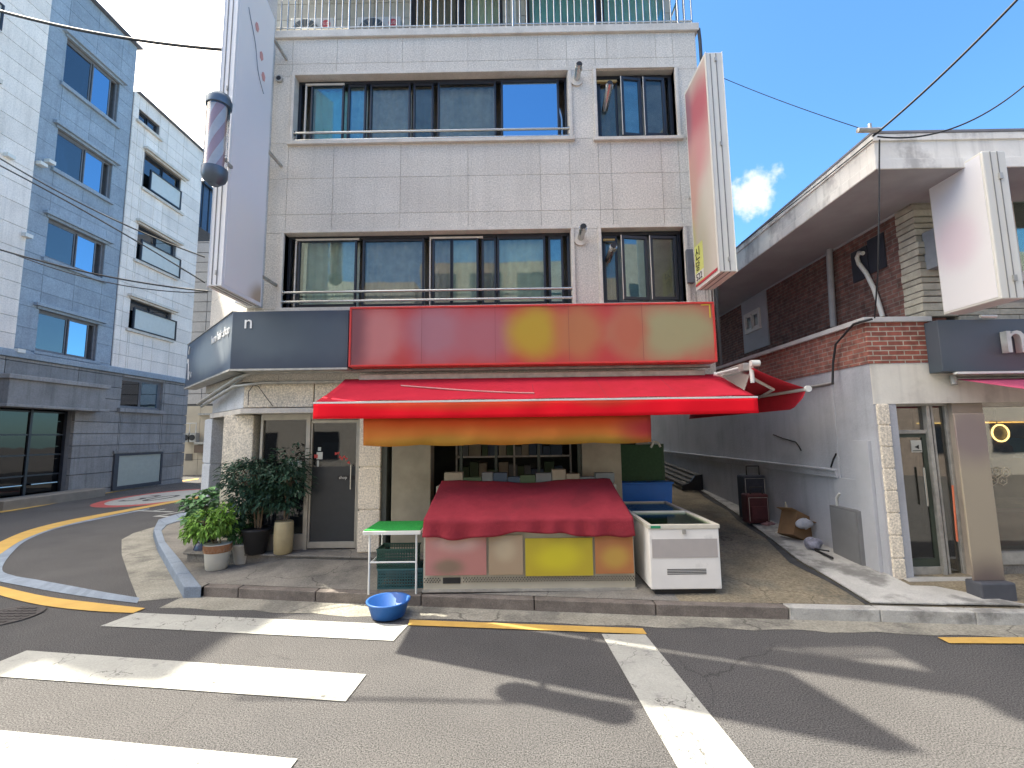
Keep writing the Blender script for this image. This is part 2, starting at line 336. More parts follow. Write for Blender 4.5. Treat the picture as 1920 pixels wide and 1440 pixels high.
# kerbs
mb = MB()
for i in range(len(kc_out)-1):
    a, b, c, d = kc_out[i], kc_in[i], kc_in[i+1], kc_out[i+1]
    if i == 0: n = 2
    else: n = 1
    for k in range(n):
        t0, t1 = k/n, (k+1)/n-.01
        q = [a.lerp(d, t0), b.lerp(c, t0), b.lerp(c, t1), a.lerp(d, t1)]
        mb.hexa([Vector((p.x, p.y, -.02)) for p in q]+q)
struct(mb.build('kerb', kerb_blue, bevel=.012))
mb = MB(); segs = [-4.22, -3.7, -2.6, -1.2, .2, 1.6, 3.05]
def kseg(mb, a, b, mi=0, w_=.13, h_=0):
    n = Vector((0, w_, 0)); A = Vector((a, kerbY(a), 0)); B = Vector((b, kerbY(b), 0)); z = .132+h_
    mb.hexa([A+Vector((0, 0, -.02)), B+Vector((0, 0, -.02)), B+n+Vector((0, 0, -.02)), A+n+Vector((0, 0, -.02)), A+Vector((0, 0, z)), B+Vector((0, 0, z)), B+n+Vector((0, 0, z)), A+n+Vector((0, 0, z))], mi)
for a, b in zip(segs, segs[1:]): kseg(mb, a, b-.012)
xs = [3.05+.95*i for i in range(12)]
for a, b in zip(xs, xs[1:]): kseg(mb, a, b-.01, 1, .14)
struct(mb.build('kerb', [kerb_m, strip_m], bevel=.01))
# light strip along the alley wall
SX = 4.78
mb = MB(); L = [SP(px, py) for px, py in ((1640, 1138), (1500, 1055), (1396, 975), (1311, 919), (1270, 905))]
Rr = [Vector((SX, L[0].y, 0))]+[Vector((SX, p.y, 0)) for p in L[1:]]
L[0] = Vector((L[0].x, kerbY(L[0].x)+.14, 0)); Rr[0].y = kerbY(SX)+.14
ext = 5.9
Lp = [L[0]]; 
for i in range(len(L)-1):
    a, b, c, d = L[i], Rr[i], Rr[i+1], L[i+1]
    n = 4
    for k in range(n):
        q = [a.lerp(d, k/n), b.lerp(c, k/n), b.lerp(c, (k+1)/n), a.lerp(d, (k+1)/n)]
        mb.poly([(p.x, p.y, pav(p.x, p.y)+.02) for p in q]); 
mb.poly([(SX, kerbY(SX)+.14, .16), (5.6, kerbY(5.6)+.14, .16), (SX, 6.3, .19)])
struct(mb.build('path', strip_m, solid=-.015))
mb = MB()
for i in range(len(L)-1):
    a, d = L[i], L[i+1]; wd = Vector((-.16, 0, 0))
    for k in range(4):
        p, q = a.lerp(d, k/4), a.lerp(d, (k+1)/4); j1 = Vector((-.10-.05*math.sin(p.y*3), 0, 0)); j2 = Vector((-.10-.05*math.sin(q.y*3), 0, 0))
        mb.poly([(v.x, v.y, pav(v.x, v.y)+.005) for v in (p+j1, p, q, q+j2)])
struct(mb.build('alley_gutter', mat('wet_gutter', (.05, .052, .055), .8, .3, 5, .5, 30)))
def SPW(px, py, mg=.22):
    p = SP(px, py); p.x = min(p.x, SX-mg); return Vector((p.x, p.y, pav(p.x, p.y)+.02))
# raised shop platform
PZ = .29
plat = [(SP(345, 1036).x, SP(345, 1036).y), (1.9, 6.42), (1.9, 12), (-6, 12), (-6.2, 9.6)]
pA = Vector((-5.0, 7.35, 0)); pB = Vector((2.1, 6.75, 0))
p1, p2 = G(343, 1036, PZ), G(690, 1044, PZ); p3y = p2.y+(p2.y-p1.y)/(p2.x-p1.x)*(2.0-p2.x)
mb = MB(); mb.prism([(p1.x+.05, p1.y+.03), (p2.x, p2.y+.03), (2.0, p3y+.03), (2.0, 12), (-6, 12), (-6.2, 9.4)], .05, PZ-.03)
mb.prism([(p1.x, p1.y), (p2.x, p2.y), (2.03, p3y), (2.03, 12), (-6.05, 12), (-6.3, 9.35)], PZ-.03, PZ)
struct(mb.build('shop_platform', pave_m, bevel=.01))
# painted markings
def mark(name, m, polys, z=.008):
    mb = MB()
    for P in polys: mb.poly([(p[0], p[1], z) for p in P])
    return struct(mb.build(name, m))
def GP(*pts): return [G(a, b) for a, b in pts]
mark('crosswalk_marking', road_white, [GP((255, 1150), (765, 1173), (738, 1203), (188, 1175))]+
     [[G(50, 1221), G(687, 1266), G(648, 1317), G(-60, 1266)], [G(-30, 1368), G(558, 1425), G(528, 1465), G(-60, 1440)]])
sa, sb_, sc_, sd = G(1128, 1190), G(1210, 1191), G(1412, 1440), G(1270, 1440)
mark('stop_line_marking', road_white, [[sa, sb_, sc_+(sc_-sb_)*.5, sd+(sd-sa)*.5]])
mark('yellow_line_marking', road_yellow, [GP((768, 1164), (1205, 1180), (1213, 1191), (765, 1174)), GP((1758, 1197), (1920, 1197), (1930, 1209), (1780, 1208))+[]], .012)
def band(cA, cB, n=8):
    out = []
    def sm(c):
        c = [G(*p) for p in c]; r = []
        for i in range(len(c)-1):
            p0, p1, p2, p3 = c[max(i-1, 0)], c[i], c[i+1], c[min(i+2, len(c)-1)]
            for k in range(n):
                t = k/n; r.append(.5*((2*p1)+(p2-p0)*t+(2*p0-5*p1+4*p2-p3)*t*t+(3*p1-p0-3*p2+p3)*t**3))
        r.append(c[-1]); return r
    a, b = sm(cA), sm(cB)
    return [(a[i], b[i], b[i+1], a[i+1]) for i in range(len(a)-1)]
mark('yellow_line_marking', road_yellow, band([(272, 1142), (190, 1133), (100, 1122), (40, 1110), (-30, 1093)], [(250, 1151), (170, 1147), (90, 1138), (30, 1126), (-30, 1108)]), .012)
mark('yellow_line_marking', road_yellow, band([(-30, 1035), (0, 1017), (50, 996), (110, 980), (180, 966), (280, 948), (372, 931)], [(-30, 1060), (0, 1040), (45, 1012), (105, 990), (180, 972), (280, 952), (372, 934)]), .012)
mark('yellow_line_marking', road_yellow, band([(-30, 962), (80, 945), (180, 926), (330, 903), (372, 897)], [(-30, 967), (80, 949), (180, 929), (330, 905), (372, 899)]), .012)
mark('kerb_marking', kerb_blue, band([(262, 1122), (200, 1112), (130, 1099), (70, 1088), (25, 1080), (4, 1068), (20, 1040), (50, 1014), (105, 992), (180, 975), (280, 955)], [(257, 1132), (190, 1124), (110, 1112), (45, 1100), (-10, 1088), (-30, 1070), (-20, 1048), (25, 1015), (90, 991), (170, 974), (280, 953)]), .009)
# speed-limit circle and lettering on the side street
c0 = Vector((-12.9, 17.2, 0)); 
def ell(rx, ry, n=48): return [(c0.x+rx*math.cos(t)-.08*ry*math.sin(t)*0, c0.y+ry*math.sin(t), 0) for t in [2*math.pi*i/n for i in range(n)]]
mark('speed_limit_marking', road_red, [ell(1.65, 2.6)], .006)
mark('speed_limit_marking', road_white, [ell(1.35, 2.2)], .010)
t = text('30', 2.3, c0+Vector((-.95, -1.25, .013)), (1, 0, 0), (0, 1, 0), asphalt, 'speed_limit_marking', ext=.0, wx=.62); struct(t)
t = text('ㄷ', 1.6, G(318, 975)+Vector((0, 0, .01)), (.25, 1, 0), (-1, .25, 0), road_white, 'lettering_marking', ext=0); struct(t)
t = text('ㅏ', 1.6, G(272, 968)+Vector((0, 0, .01)), (.25, 1, 0), (-1, .25, 0), road_white, 'lettering_marking', ext=0); struct(t)
# manhole
c = G(8, 1157); mb = MB(); mb.lathe((c.x, c.y, 0), [(.36, .002), (.36, .014), (.33, .014), (.32, .008), (.3, .008)], 40)
for k in range(7):
    for l in range(7):
        x, y = (k-3)*.085, (l-3)*.085
        if x*x+y*y < .08: mb.box(c.x+x-.03, c.x+x+.03, c.y+y-.012, c.y+y+.012, .006, .016)
tag(mb.build('manhole_cover', mat('cast_iron', (.06, .055, .055), .6, .3, 10, .4, metal=.3)), 'round cast iron manhole cover set in the asphalt at the left edge', 'manhole cover')
# ================================================================== main building
XL, XR = -4.45, 3.27
WF = Wall((0, FY), (1, 0))                       # facade frame: u = x, n towards the street
fX = lambda px, py: at(px, py, FY).x
mbd = thing('shop_building', 'grey granite-clad corner building above the red awning, balcony floor on top', 'building', (0, FY, .36))
CH = [(XL, FY), (-6.35, 9.3)]
chn = Vector((-1, -1, 0)).normalized()
WC = Wall((-6.35, 9.3), (1.9, -1.9)); CL = math.hypot(1.9, 1.9)
z0u, zslab = 3.02, 9.16
win3 = (-3.80, 1.00, 7.19, 8.44); win3b = (1.49, 2.86, 7.17, 8.46)
win2 = (-3.87, .97, 4.24, 5.54); win2b = (1.48, 2.86, 4.24, 5.54)
us = [XL, -3.87, -3.08, -1.92, -.76, .48, .985, 1.485, 1.70, 2.56, 2.86, XR]
vs = [3.02, 3.62, 4.235, 5.55, 5.88, 6.53, 7.18, 8.45, 8.68, zslab]
holes = [(-3.87, .985, 7.18, 8.45), (1.485, 2.86, 7.18, 8.45), (-3.87, .985, 4.235, 5.55), (1.485, 2.86, 4.235, 5.55)]
mb = MB(); panels(mb, WF, us, vs, holes, -.03, 0)
panels(mb, WC, [0, .9, 1.8, CL-.01], [3.02, 3.62, 4.24, 4.9, 5.55, 6.2, 6.85, 7.5, 8.2, zslab], [], -.03, 0)
WL_ = Wall((-6.35, 12.5), (0, -1)); panels(mb, WL_, [0, 1.6, 3.19], [3.02, 4.3, 5.6, 6.9, 8.2, zslab], [], -.03, 0)
WR_ = Wall((XR, FY), (0, 1)); panels(mb, WR_, [5.1, 6.5, 8, 9.5, 11, 12.6], [3.02, 4.3, 5.6, 6.9], [], -.03, 0); panels(mb, WR_, [0, 1.3, 2.6, 3.9, 5.1], [3.02, 4.3, 5.6, 6.9, 8.2, zslab], [], -.03, 0)
mb.build('cladding', granite, mbd)
mb = MB()
for i in range(len(us)-1):
    for j in range(len(vs)-1):
        uc = (us[i]+us[i+1])/2; vc = (vs[j]+vs[j+1])/2
        if any(a < uc < b and c < vc < d for a, b, c, d in holes): continue
        mb.wbox(WF, us[i], us[i+1], vs[j], vs[j+1], -.24, -.012, 0)
foot = [(XR-.02, FY+.7), (XL+.02, FY+.7), (XL-.01, FY+.04), (-6.32, 9.32), (-6.32, 12.5), (XR-.02, 12.5)]
mb.prism(foot, 3.03, zslab-.01, 0); mb.box(-6.32, XR-.02, 12.5, 20, 3.03, 6.9)
for a, b, c, d in holes:                         # room boxes: side walls of each opening
    pass
mb.build('wall', mat('joint_wall', (.44, .42, .38), .95, .1), mbd)
# window surrounds
def surround(W, u0, u1, v0, v1, head=True):
    m = MB(); t = .055
    m.wbox(W, u0-t, u1+t, v1, v1+t, -.24, .035); m.wbox(W, u0-t, u0, v0, v1, -.24, .035); m.wbox(W, u1, u1+t, v0, v1, -.24, .035)
    m.wbox(W, u0-t-.03, u1+t+.03, v0-.06, v0, -.24, .06)
    return m.build('window_surround', trim, mbd, bevel=.006)
gl_dark = glass('pane_dark', (.80, .82, .80), .06, rc=(.8, .8, .74))
gl_teal = glass('pane_teal', (.70, .86, .86), .12, rc=(.8, .95, 1))
gl_blue = glass('pane_mirror', (.10, .16, .24), .62, rc=(.55, .8, 1))
gl_green = glass('pane_green', (.86, .90, .87), .07, rc=(.9, 1, .95))
cur_g = mat('green_curtain', (.60, .67, .60), .9, .15, 5)
cur_t = mat('teal_blind', (.45, .78, .80), .8, .12, 4)
cur_d = mat('dark_blind', (.30, .31, .31), .9, .2, 5)
cur_b = mat('grey_blind', (.62, .63, .60), .9, .2, 5)
def window(parent, W, u0, u1, v0, v1, panes, depth=-.16, fr=frame_m, t=.05, name='window'):
    """panes: list of (ua, ub, glass, curtain or None, out)"""
    m = MB()
    m.wbox(W, u0, u1, v1-t, v1, depth-.05, depth+.03); m.wbox(W, u0, u1, v0, v0+t, depth-.05, depth+.03)
    m.wbox(W, u0, u0+t, v0+t, v1-t, depth-.05, depth+.03); m.wbox(W, u1-t, u1, v0+t, v1-t, depth-.05, depth+.03)
    for k, (a, b, g, c, o) in enumerate(panes):
        s = .035
        m.wbox(W, a-s, a, v0+t, v1-t, depth-.03+o, depth+.02+o); m.wbox(W, b, b+s, v0+t, v1-t, depth-.03+o, depth+.02+o)
        m.wbox(W, a, b, v1-t-.045, v1-t, depth-.03+o, depth+.018+o); m.wbox(W, a, b, v0+t, v0+t+.05, depth-.03+o, depth+.018+o)
    wd = m.build(name, fr, parent, bevel=.004)
    for a, b, g, c, o in panes:
        MB().wbox(W, a, b, v0+t+.05, v1-t-.045, depth-.012+o, depth-.004+o).build('pane', g, wd)
        if c is not None:
            cm_ = MB(); z0, z1 = v0+t, v1-t; nn = max(4, int((b-a)/.05))
            def fn(u, v): uu = a-.02+(b-a+.04)*u; return W.p(uu, z0+(z1-z0)*v, depth-.14+.018*math.sin(uu*42+1.3*math.sin(uu*5)))
            cm_.grid(fn, nn*2, 2); cm_.build('curtain', c, wd)
    return wd
def rails(W, u0, u1, zs, parent, r=.022, off=.03):
    m = MB()
    for z in zs:
        m.cyl(W.p(u0, z, off), W.p(u1, z, off), r)
        m.cyl(W.p(u0-.0, z, off), W.p(u0+.012, z, off), r*2); m.cyl(W.p(u1-.012, z, off), W.p(u1, z, off), r*2)
    return m.build('window_rail', steel, parent)
PX = lambda px, py=200: fX(px, py)
surround(WF, *win3); surround(WF, *win3b); surround(WF, *win2); surround(WF, *win2b)
w3 = window(mbd, WF, *win3, [(PX(580), PX(636), gl_teal, cur_t, .03), (PX(650), PX(677), gl_teal, cur_b, 0), (PX(692), PX(762), gl_dark, cur_b, 0), (PX(775), PX(806), gl_dark, cur_d, 0), (PX(822), PX(926), gl_dark, cur_b, .02), (PX(943), PX(1046), gl_blue, None, .04)])
w2 = window(mbd, WF, *win2, [(PX(556, 490), PX(660, 490), gl_green, cur_g, .03), (PX(678, 490), PX(788, 490), gl_dark, cur_b, 0), (PX(812, 490), PX(844, 490), gl_dark, cur_b, .03), (PX(846, 490), PX(892, 490), gl_green, cur_g, .03), (PX(906, 490), PX(926, 490), gl_dark, cur_b, 0), (PX(936, 490), PX(1020, 490), gl_green, cur_g, .02), (PX(1034, 490), PX(1054, 490), gl_teal, cur_b, 0)])
# pale weather strips on the frames
mb = MB(); mb.wbox(WF, PX(566), PX(566)+.025, 7.22, 8.36, -.125, -.10); mb.wbox(WF, PX(566), PX(640), 8.35, 8.385, -.125, -.10); mb.build('weather_strip', trim, mbd)
mb = MB(); mb.wbox(WF, PX(547, 490), PX(547, 490)+.022, 4.3, 5.47, -.125, -.10); mb.wbox(WF, PX(547, 490), PX(668, 490), 5.46, 5.49, -.125, -.10)
mb.build('weather_strip', trim, mbd); mb = MB(); mb.wbox(WF, PX(803, 490), PX(803, 490)+.02, 4.3, 5.47, -.125, -.10); mb.wbox(WF, PX(803, 490), PX(905, 490), 5.46, 5.49, -.125, -.10); mb.build('weather_strip', trim, mbd)
rails(WF, win3[0]+.003, win3[1]-.003, (7.38, 7.24), mbd, off=-.02); rails(WF, win2[0]+.003, win2[1]-.003, (4.52, 4.36), mbd, off=-.02)
# two small casement windows with sashes ajar
def casement(W, wn, x1, x2, x3):
    u0, u1, v0, v1 = wn
    wd = window(mbd, W, u0, u1, v0, v1, [(u0+.10, x1-.06, gl_dark, cur_d, 0)], t=.06)
    for (a, b, ang, g, c) in ((x1, x2, 9, gl_teal, cur_b), (x2+.03, x3, 5, gl_dark, cur_d)):
        m = MB(); wdt = b-a; hinge = W.p(b, 0, -.10); dirn = Vector((-math.cos(R(ang)), -math.sin(R(ang)), 0)); Wn = Wall((hinge+dirn*wdt)[:2], (-dirn)[:2])
        f = .05
        m.wbox(Wn, 0, wdt, v1-.12-f, v1-.12, 0, .04); m.wbox(Wn, 0, wdt, v0+.07, v0+.07+f, 0, .04); m.wbox(Wn, 0, f, v0+.07+f, v1-.12-f, 0, .04); m.wbox(Wn, wdt-f, wdt, v0+.07+f, v1-.12-f, 0, .04)
        s_ = m.build('sash', frame_m, wd, bevel=.003)
        MB().wbox(Wn, f, wdt-f, v0+.07+f, v1-.12-f, .012, .02).build('pane', g, wd)
        m = MB(); m.wbox(Wn, -.006, .004, v0+.07, v1-.12, .03, .046); m.build('seal', trim, wd)
    MB().wbox(W, u0+.06, u1-.06, v0+.06, v1-.06, -.32, -.30).build('curtain', c, wd)
    return wd
casement(WF, win3b, PX(1165), PX(1205), PX(1250)); casement(WF, win2b, PX(1165, 490), PX(1217, 490), PX(1272, 490))
och = mat('ochre_strip', (.42, .30, .12), .7)
mb = MB(); mb.wbox(WF, PX(1122), PX(1161), 8.30, 8.335, -.12, -.08); mb.build('weather_strip', och, mbd); mb = MB(); mb.wbox(WF, PX(1133, 450), PX(1155, 450), 5.37, 5.40, -.12, -.08); mb.build('weather_strip', mat('ochre_strip', (.42, .30, .12), .7), mbd)
# flues
def flue(px, py, d, n0, r=.055, flange=True, up=.12):
    p = at(px, py, FY); q0 = Vector((p.x, FY-n0, p.z)); m = MB()
    if flange: m.cyl(Vector((p.x, FY+.005, p.z)), Vector((p.x, FY-.03, p.z)), r*1.9, n=20, mi=2)
    e = q0+Vector((.02, -d, up)); m.cyl(q0+Vector((0, .05, 0)), e, r, n=16, caps=False)
    m.cyl(e-Vector((0, -.10, .03)), e-Vector((0, -.04, .01)), r*1.16, n=16); m.cyl(e+Vector((0, .005, 0)), e+Vector((0, -.004, 0)), r*.86, n=16, mi=1)
    m.build('flue_pipe', [steel, black_p, trim], mbd)
flue(1081, 152, .24, 0); flue(1088, 450, .26, 0); flue(1137, 195, .34, -.1, flange=False, up=.2); flue(1143, 482, .36, -.1, flange=False, up=.1)
p = at(525, 150, FY); MB().cyl((p.x, FY, p.z), (p.x, FY-.05, p.z), .06, .06, 20).cyl((p.x, FY-.05, p.z), (p.x, FY-.052, p.z), .042, .042, 16, 1).build('vent_cap', [galv, black_p], mbd)
# silver duct inside the right pane of the upper window
x0 = PX(1020); MB().tube([(x0, FY+.35, 7.25), (x0, FY+.35, 7.75), (x0+.04, FY+.35, 7.93), (x0+.16, FY+.35, 8.0), (x0+.30, FY+.35, 7.95), (x0+.34, FY+.35, 7.75), (x0+.34, FY+.35, 7.25)], .07, 14).build('duct', mat('foil', (.75, .75, .75), .3, .1, metal=.9), mbd)
# slab, balcony floor, upper storey
mb = MB(); mb.prism([(XR+.06, FY-.05), (XL-.02, FY-.05), (-6.42, 9.24), (-6.42, 12.6), (XR+.06, 12.6)], zslab, 9.30); mb.build('ledge', trim, mbd, bevel=.01)
UY = 8.55
WU = Wall((0, UY), (1, 0)); tile_u = mat('upper_tile', (.40, .385, .34), .8, .08, 3, speck=.08, island=.05)
mb = MB(); ux = [-5.2, -4.4, -3.6, -2.82, -2.2, at(770, 20, UY).x]; zz = [9.3, 9.62, 9.98, 10.34, 10.7, 11.06, 11.5]
panels(mb, WU, ux, zz, [], -.04, 0, .006); u2 = [at(942, 20, UY).x, at(985, 20, UY).x]; panels(mb, WU, u2, zz, [], -.04, .0, .006); u3 = [at(1258, 20, UY).x, XR-.1]; panels(mb, WU, u3, zz, [], -.04, 0, .006)
mb.box(-5.2, XR-.1, UY+.9, 12.3, 9.3, 11.5, 1); mb.build('upper_wall', [tile_u, joint], mbd)
for a, b, g, c in ((770, 862, gl_dark, cur_d), (862, 942, gl_green, cur_g), (985, 1125, gl_teal, cur_t), (1125, 1258, gl_teal, cur_t)):
    A, B = at(a, 20, UY).x, at(b, 20, UY).x; window(mbd, WU, A, B, 9.3, 11.4, [(A+.09, B-.09, g, c, 0)], depth=-.05, t=.06)
mb = MB(); mb.cyl((at(962, 20, UY).x, UY-.08, 9.3), (at(962, 20, UY).x, UY-.08, 11.4), .06); mb.build('drainpipe', white_p, mbd)
# roof eave (its shadow reaches the street)
mb = MB(); mb.box(-4.45, XR+.1, 6.8, 12.5, 11.5, 11.62); mb.box(-5.2, XR, UY+.1, 12.4, 11.62, 12.6); mb.build('roof', [trim], mbd)
mb = MB(); mb.box(-4.46, -4.18, 7.08, FY-.002, 4.25, 11.45); mb.build('shadow_riser', granite_cold, mbd, bevel=.01)  # hidden box added behind the tall sign to shape the road shadow
# railing: posts, bars, hand rails
rl = thing_rail = MB(); RY = FY+.05; x_l, x_r = -4.38, XR-.02
for z in (9.42, 10.45): rl.cyl((x_l, RY, z), (x_r, RY, z), .02, n=8); rl.cyl((x_l, RY, z), (-6.25, 9.28, z), .02, n=8)
n = 62
for i in range(n+1):
    x = x_l+(x_r-x_l)*i/n; rl.cyl((x, RY, 9.3), (x, RY, 10.45), .024 if i % 12 == 0 else .015, n=6)
for i in range(1, 22):
    t = i/21; x = x_l+(-6.25-x_l)*t; y = RY+(9.28-RY)*t; rl.cyl((x, y, 9.3), (x, y, 10.45), .011, n=6)
for i in range(30):
    y = RY+.35*i; rl.cyl((XR-.02, y, 9.3), (XR-.02, y, 10.45), .011, n=6)
rl.cyl((XR-.02, RY, 10.45), (XR-.02, RY+10, 10.45), .02, n=8)
rl.build('railing', steel, mbd)
# downpipe at the right corner of the building
p = at(1306, 128, FY-.05); mb = MB(); mb.tube([(XR+.06, FY-.02, 9.2), (XR+.09, FY+.02, 9.0), (XR+.09, FY+.02, 3.2)], .03); mb.build('downpipe', mat('dark_pipe', (.05, .055, .06), .5), mbd)
# ---- ground floor
zl0, zl1 = 2.50, 3.02
mb = MB(); xs_ = [-4.5, -3.28, 0, 2.35]; mb.wbox(WF, -4.44, -3.30, 2.60, 3.0, -.3, -.02); mb.wbox(WF, -3.28, -.2, 2.60, 3.0, -.3, -.02); mb.wbox(WF, -.18, 2.9, 2.60, 3.0, -.3, -.02)
mb.build('lintel', granite_b, mbd, bevel=.01)
mb = MB(); mb.wbox(WF, -4.46, 2.9, 2.50, 2.585, -.4, .02); 
WCl = Wall((-5.95, 8.92), (1.5, -1.5)); lc = math.hypot(1.5, 1.5)
mb.wbox(WCl, -.05, lc, 2.50, 2.585, -.4, .02); mb.build('lintel_edge', trim, mbd, bevel=.008)
mb = MB(); k = lc/4
for i in range(4): mb.wbox(WCl, k*i+.004, k*(i+1)-.004, 2.60, 3.0, -.3, -.01)
mb.build('lintel', granite_cold, mbd)
mb = MB(); mb.prism([(2.9, FY+.3), (-4.4, FY+.3), (-5.95, 8.98), (-6.2, 20), (3.2, 20), (3.2, FY+.3)], 2.6, 3.02); mb.prism([(3.2, FY+.02), (2.9, FY+.02), (2.9, FY+.3), (3.2, FY+.3)], 2.9, 3.02); mb.build('soffit', trim, mbd)
def pillar(x0, x1, y0, y1, m=granite_b, z1=2.50):
    mb = MB(); zs = [PZ, .95, 1.62, z1]
    for a, b in zip(zs, zs[1:]): mb.box(x0, x1, y0, y1, a+.012, b-.012)
    mb.box(x0+.015, x1-.015, y0+.015, y1-.015, PZ, z1)
    return mb.build('pillar', m, mbd, bevel=.012)
pillar(at(413, 900, FY+.3).x, at(470, 900, FY+.3).x, FY+.3, FY+.6, granite_b)
WA = Wall((-6.32, 9.28), (1, -1)); mb = MB()
for a, b in ((PZ, .95), (.95, 1.62), (1.62, 2.5)): mb.wbox(WA, .0, .62, a+.012, b-.012, -.3, 0)
mb.wbox(WA, .02, .6, PZ, 2.5, -.28, -.02); mb.build('pillar', granite_cold, mbd, bevel=.012)
pillar(at(672, 900, FY).x, at(713, 900, FY).x, FY, FY+.35)
mb = MB(); mb.box(at(472, 900, 8.0).x, at(492, 900, 8.0).x, 7.98, 8.1, PZ, 2.5); mb.build('wall', trim, mbd)
# salon window and door (recessed)
DY = FY+.28; WD = Wall((0, DY), (1, 0)); dx0, dx1 = at(580, 900, DY).x, at(670, 900, DY).x
alu = mat('aluminium', (.42, .40, .35), .4, .1, 8, metal=.4)
gl_shop = glass('pane_shop', (.30, .32, .33), .05)
wx0 = at(490, 900, DY).x
mb = MB(); mb.wbox(WD, wx0-.04, wx0, PZ, 2.5, -.06, .02); mb.wbox(WD, wx0, dx0-.07, 2.40, 2.5, -.06, .02); mb.wbox(WD, wx0, dx0-.07, PZ, PZ+.25, -.06, .02); mb.wbox(WD, dx0-.07, dx0, PZ, 2.5, -.06, .03); mb.wbox(WD, dx1, dx1+.03, PZ, 2.5, -.06, .02); mb.wbox(WD, dx0, dx1, 2.40, 2.5, -.06, .02)
sw = mb.build('shop_window', alu, mbd, bevel=.004); MB().wbox(WD, wx0, dx0-.07, PZ+.25, 2.40, -.03, -.02).build('pane', gl_shop, sw)
dr = MB(); dr.wbox(WD, dx0+.005, dx1-.005, PZ+.02, PZ+.12, -.05, .01); dr.wbox(WD, dx0+.005, dx1-.005, 2.34, 2.39, -.05, .01, 0); dr.wbox(WD, dx0+.005, dx0+.03, PZ+.12, 2.34, -.05, .01); dr.wbox(WD, dx1-.03, dx1-.005, PZ+.12, 2.34, -.05, .01)
dr = dr.build('door', alu, mbd, bevel=.004)
MB().wbox(WD, dx0+.03, dx1-.03, PZ+.12, 1.62, -.03, -.02).build('door_panel', mat('dark_film', (.035, .04, .045), .28, .08, 8), dr)
MB().wbox(WD, dx0+.03, dx1-.03, 1.62, 2.34, -.03, -.02).build('pane', gl_shop, dr)
hd = MB().wbox(WD, dx1-.33, dx1-.04, 1.40, 1.47, -.02, -.012).build('handle_plate', black_p, dr)
text('shop', .07, WD.p(dx1-.31, 1.415, -.008), (1, 0, 0), (0, 0, 1), white_p, 'lettering', dr, .002)
MB().cyl(WD.p(dx1-.10, 1.25, .04), WD.p(dx1-.10, 1.65, .04), .012).build('handle', steel, dr)
st = MB(); rd = mat('sticker_red', (.5, .06, .05), .6); wh = mat('sticker_white', (.55, .56, .5), .6)
for u, v, w_, h_, k in ((.10, 1.62, .10, .12, 0), (.12, 1.76, .05, .06, 0), (.06, 1.64, .06, .06, 1), (.11, 1.50, .035, .10, 0)): st.wbox(WD, dx0+u, dx0+u+w_, v+.12, v+h_+.12, -.018+.002*k, -.015+.002*k, k)
st.build('sticker', [wh, rd], dr)
for i in range(7):
    a = 0.9*i; q = WD.p(dx0+.42+.045*i*.8, 1.83-.02*i+.03*math.sin(a*2), -.016)
    if i == 0: pet = MB()
    pet.poly([q+Vector((.03*math.cos(a+k*2.1)*(1 if k else 1.6), 0, .03*math.sin(a+k*2.1))) for k in range(3)])
pet.build('flower_sticker', rd, dr)
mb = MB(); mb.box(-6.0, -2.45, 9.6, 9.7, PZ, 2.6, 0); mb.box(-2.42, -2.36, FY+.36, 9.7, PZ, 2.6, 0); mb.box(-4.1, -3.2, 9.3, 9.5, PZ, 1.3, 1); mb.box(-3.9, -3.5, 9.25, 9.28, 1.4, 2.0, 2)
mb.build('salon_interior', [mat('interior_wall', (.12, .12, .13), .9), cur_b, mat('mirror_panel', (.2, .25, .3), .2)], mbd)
mb = MB(); mb.wbox(WD, dx0-.36, dx0-.14, 1.50, 1.72, -.014, -.01); mb.wbox(WD, dx0-.22, dx0-.10, 1.36, 1.47, -.014, -.01); mb.build('notice', wh, sw)
# ---- fruit shop front under the awning
sx0 = at(716, 900, FY).x; sx1 = at(1206, 860, FY).x
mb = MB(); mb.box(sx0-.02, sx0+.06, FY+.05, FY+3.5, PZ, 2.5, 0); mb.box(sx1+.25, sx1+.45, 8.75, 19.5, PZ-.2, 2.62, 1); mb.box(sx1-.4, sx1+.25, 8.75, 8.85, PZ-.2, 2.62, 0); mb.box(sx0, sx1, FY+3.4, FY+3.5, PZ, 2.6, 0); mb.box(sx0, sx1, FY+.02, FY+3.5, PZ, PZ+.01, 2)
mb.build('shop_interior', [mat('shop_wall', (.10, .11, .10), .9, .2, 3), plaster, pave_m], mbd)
bb_ = mat('beige_board', (.30, .27, .20), .7, .15, 3)
mb = MB(); mb.box(at(735, 880, FY).x, at(808, 880, FY).x, FY-.02, FY+.3, PZ, 2.5, 0); mb.build('shopfront_panel', bb_, mbd, bevel=.01); mb = MB(); mb.box(at(1092, 880, FY).x, at(1165, 880, FY).x, FY-.02, FY+.3, PZ, 2.5, 0)
mb.build('shopfront_panel', mat('beige_board', (.30, .27, .20), .7, .15, 3), mbd, bevel=.01)
mb = MB(); mb.box(at(812, 850, FY).x, at(1090, 850, FY).x, FY, FY+.12, 2.3, 2.5); 
for px in (865, 930, 1010, 1085): x = at(px, 850, FY+.05).x; mb.box(x-.02, x+.02, FY+.02, FY+.08, PZ, 2.3)
mb.build('shopfront_frame', mat('green_metal', (.05, .065, .05), .5), mbd)
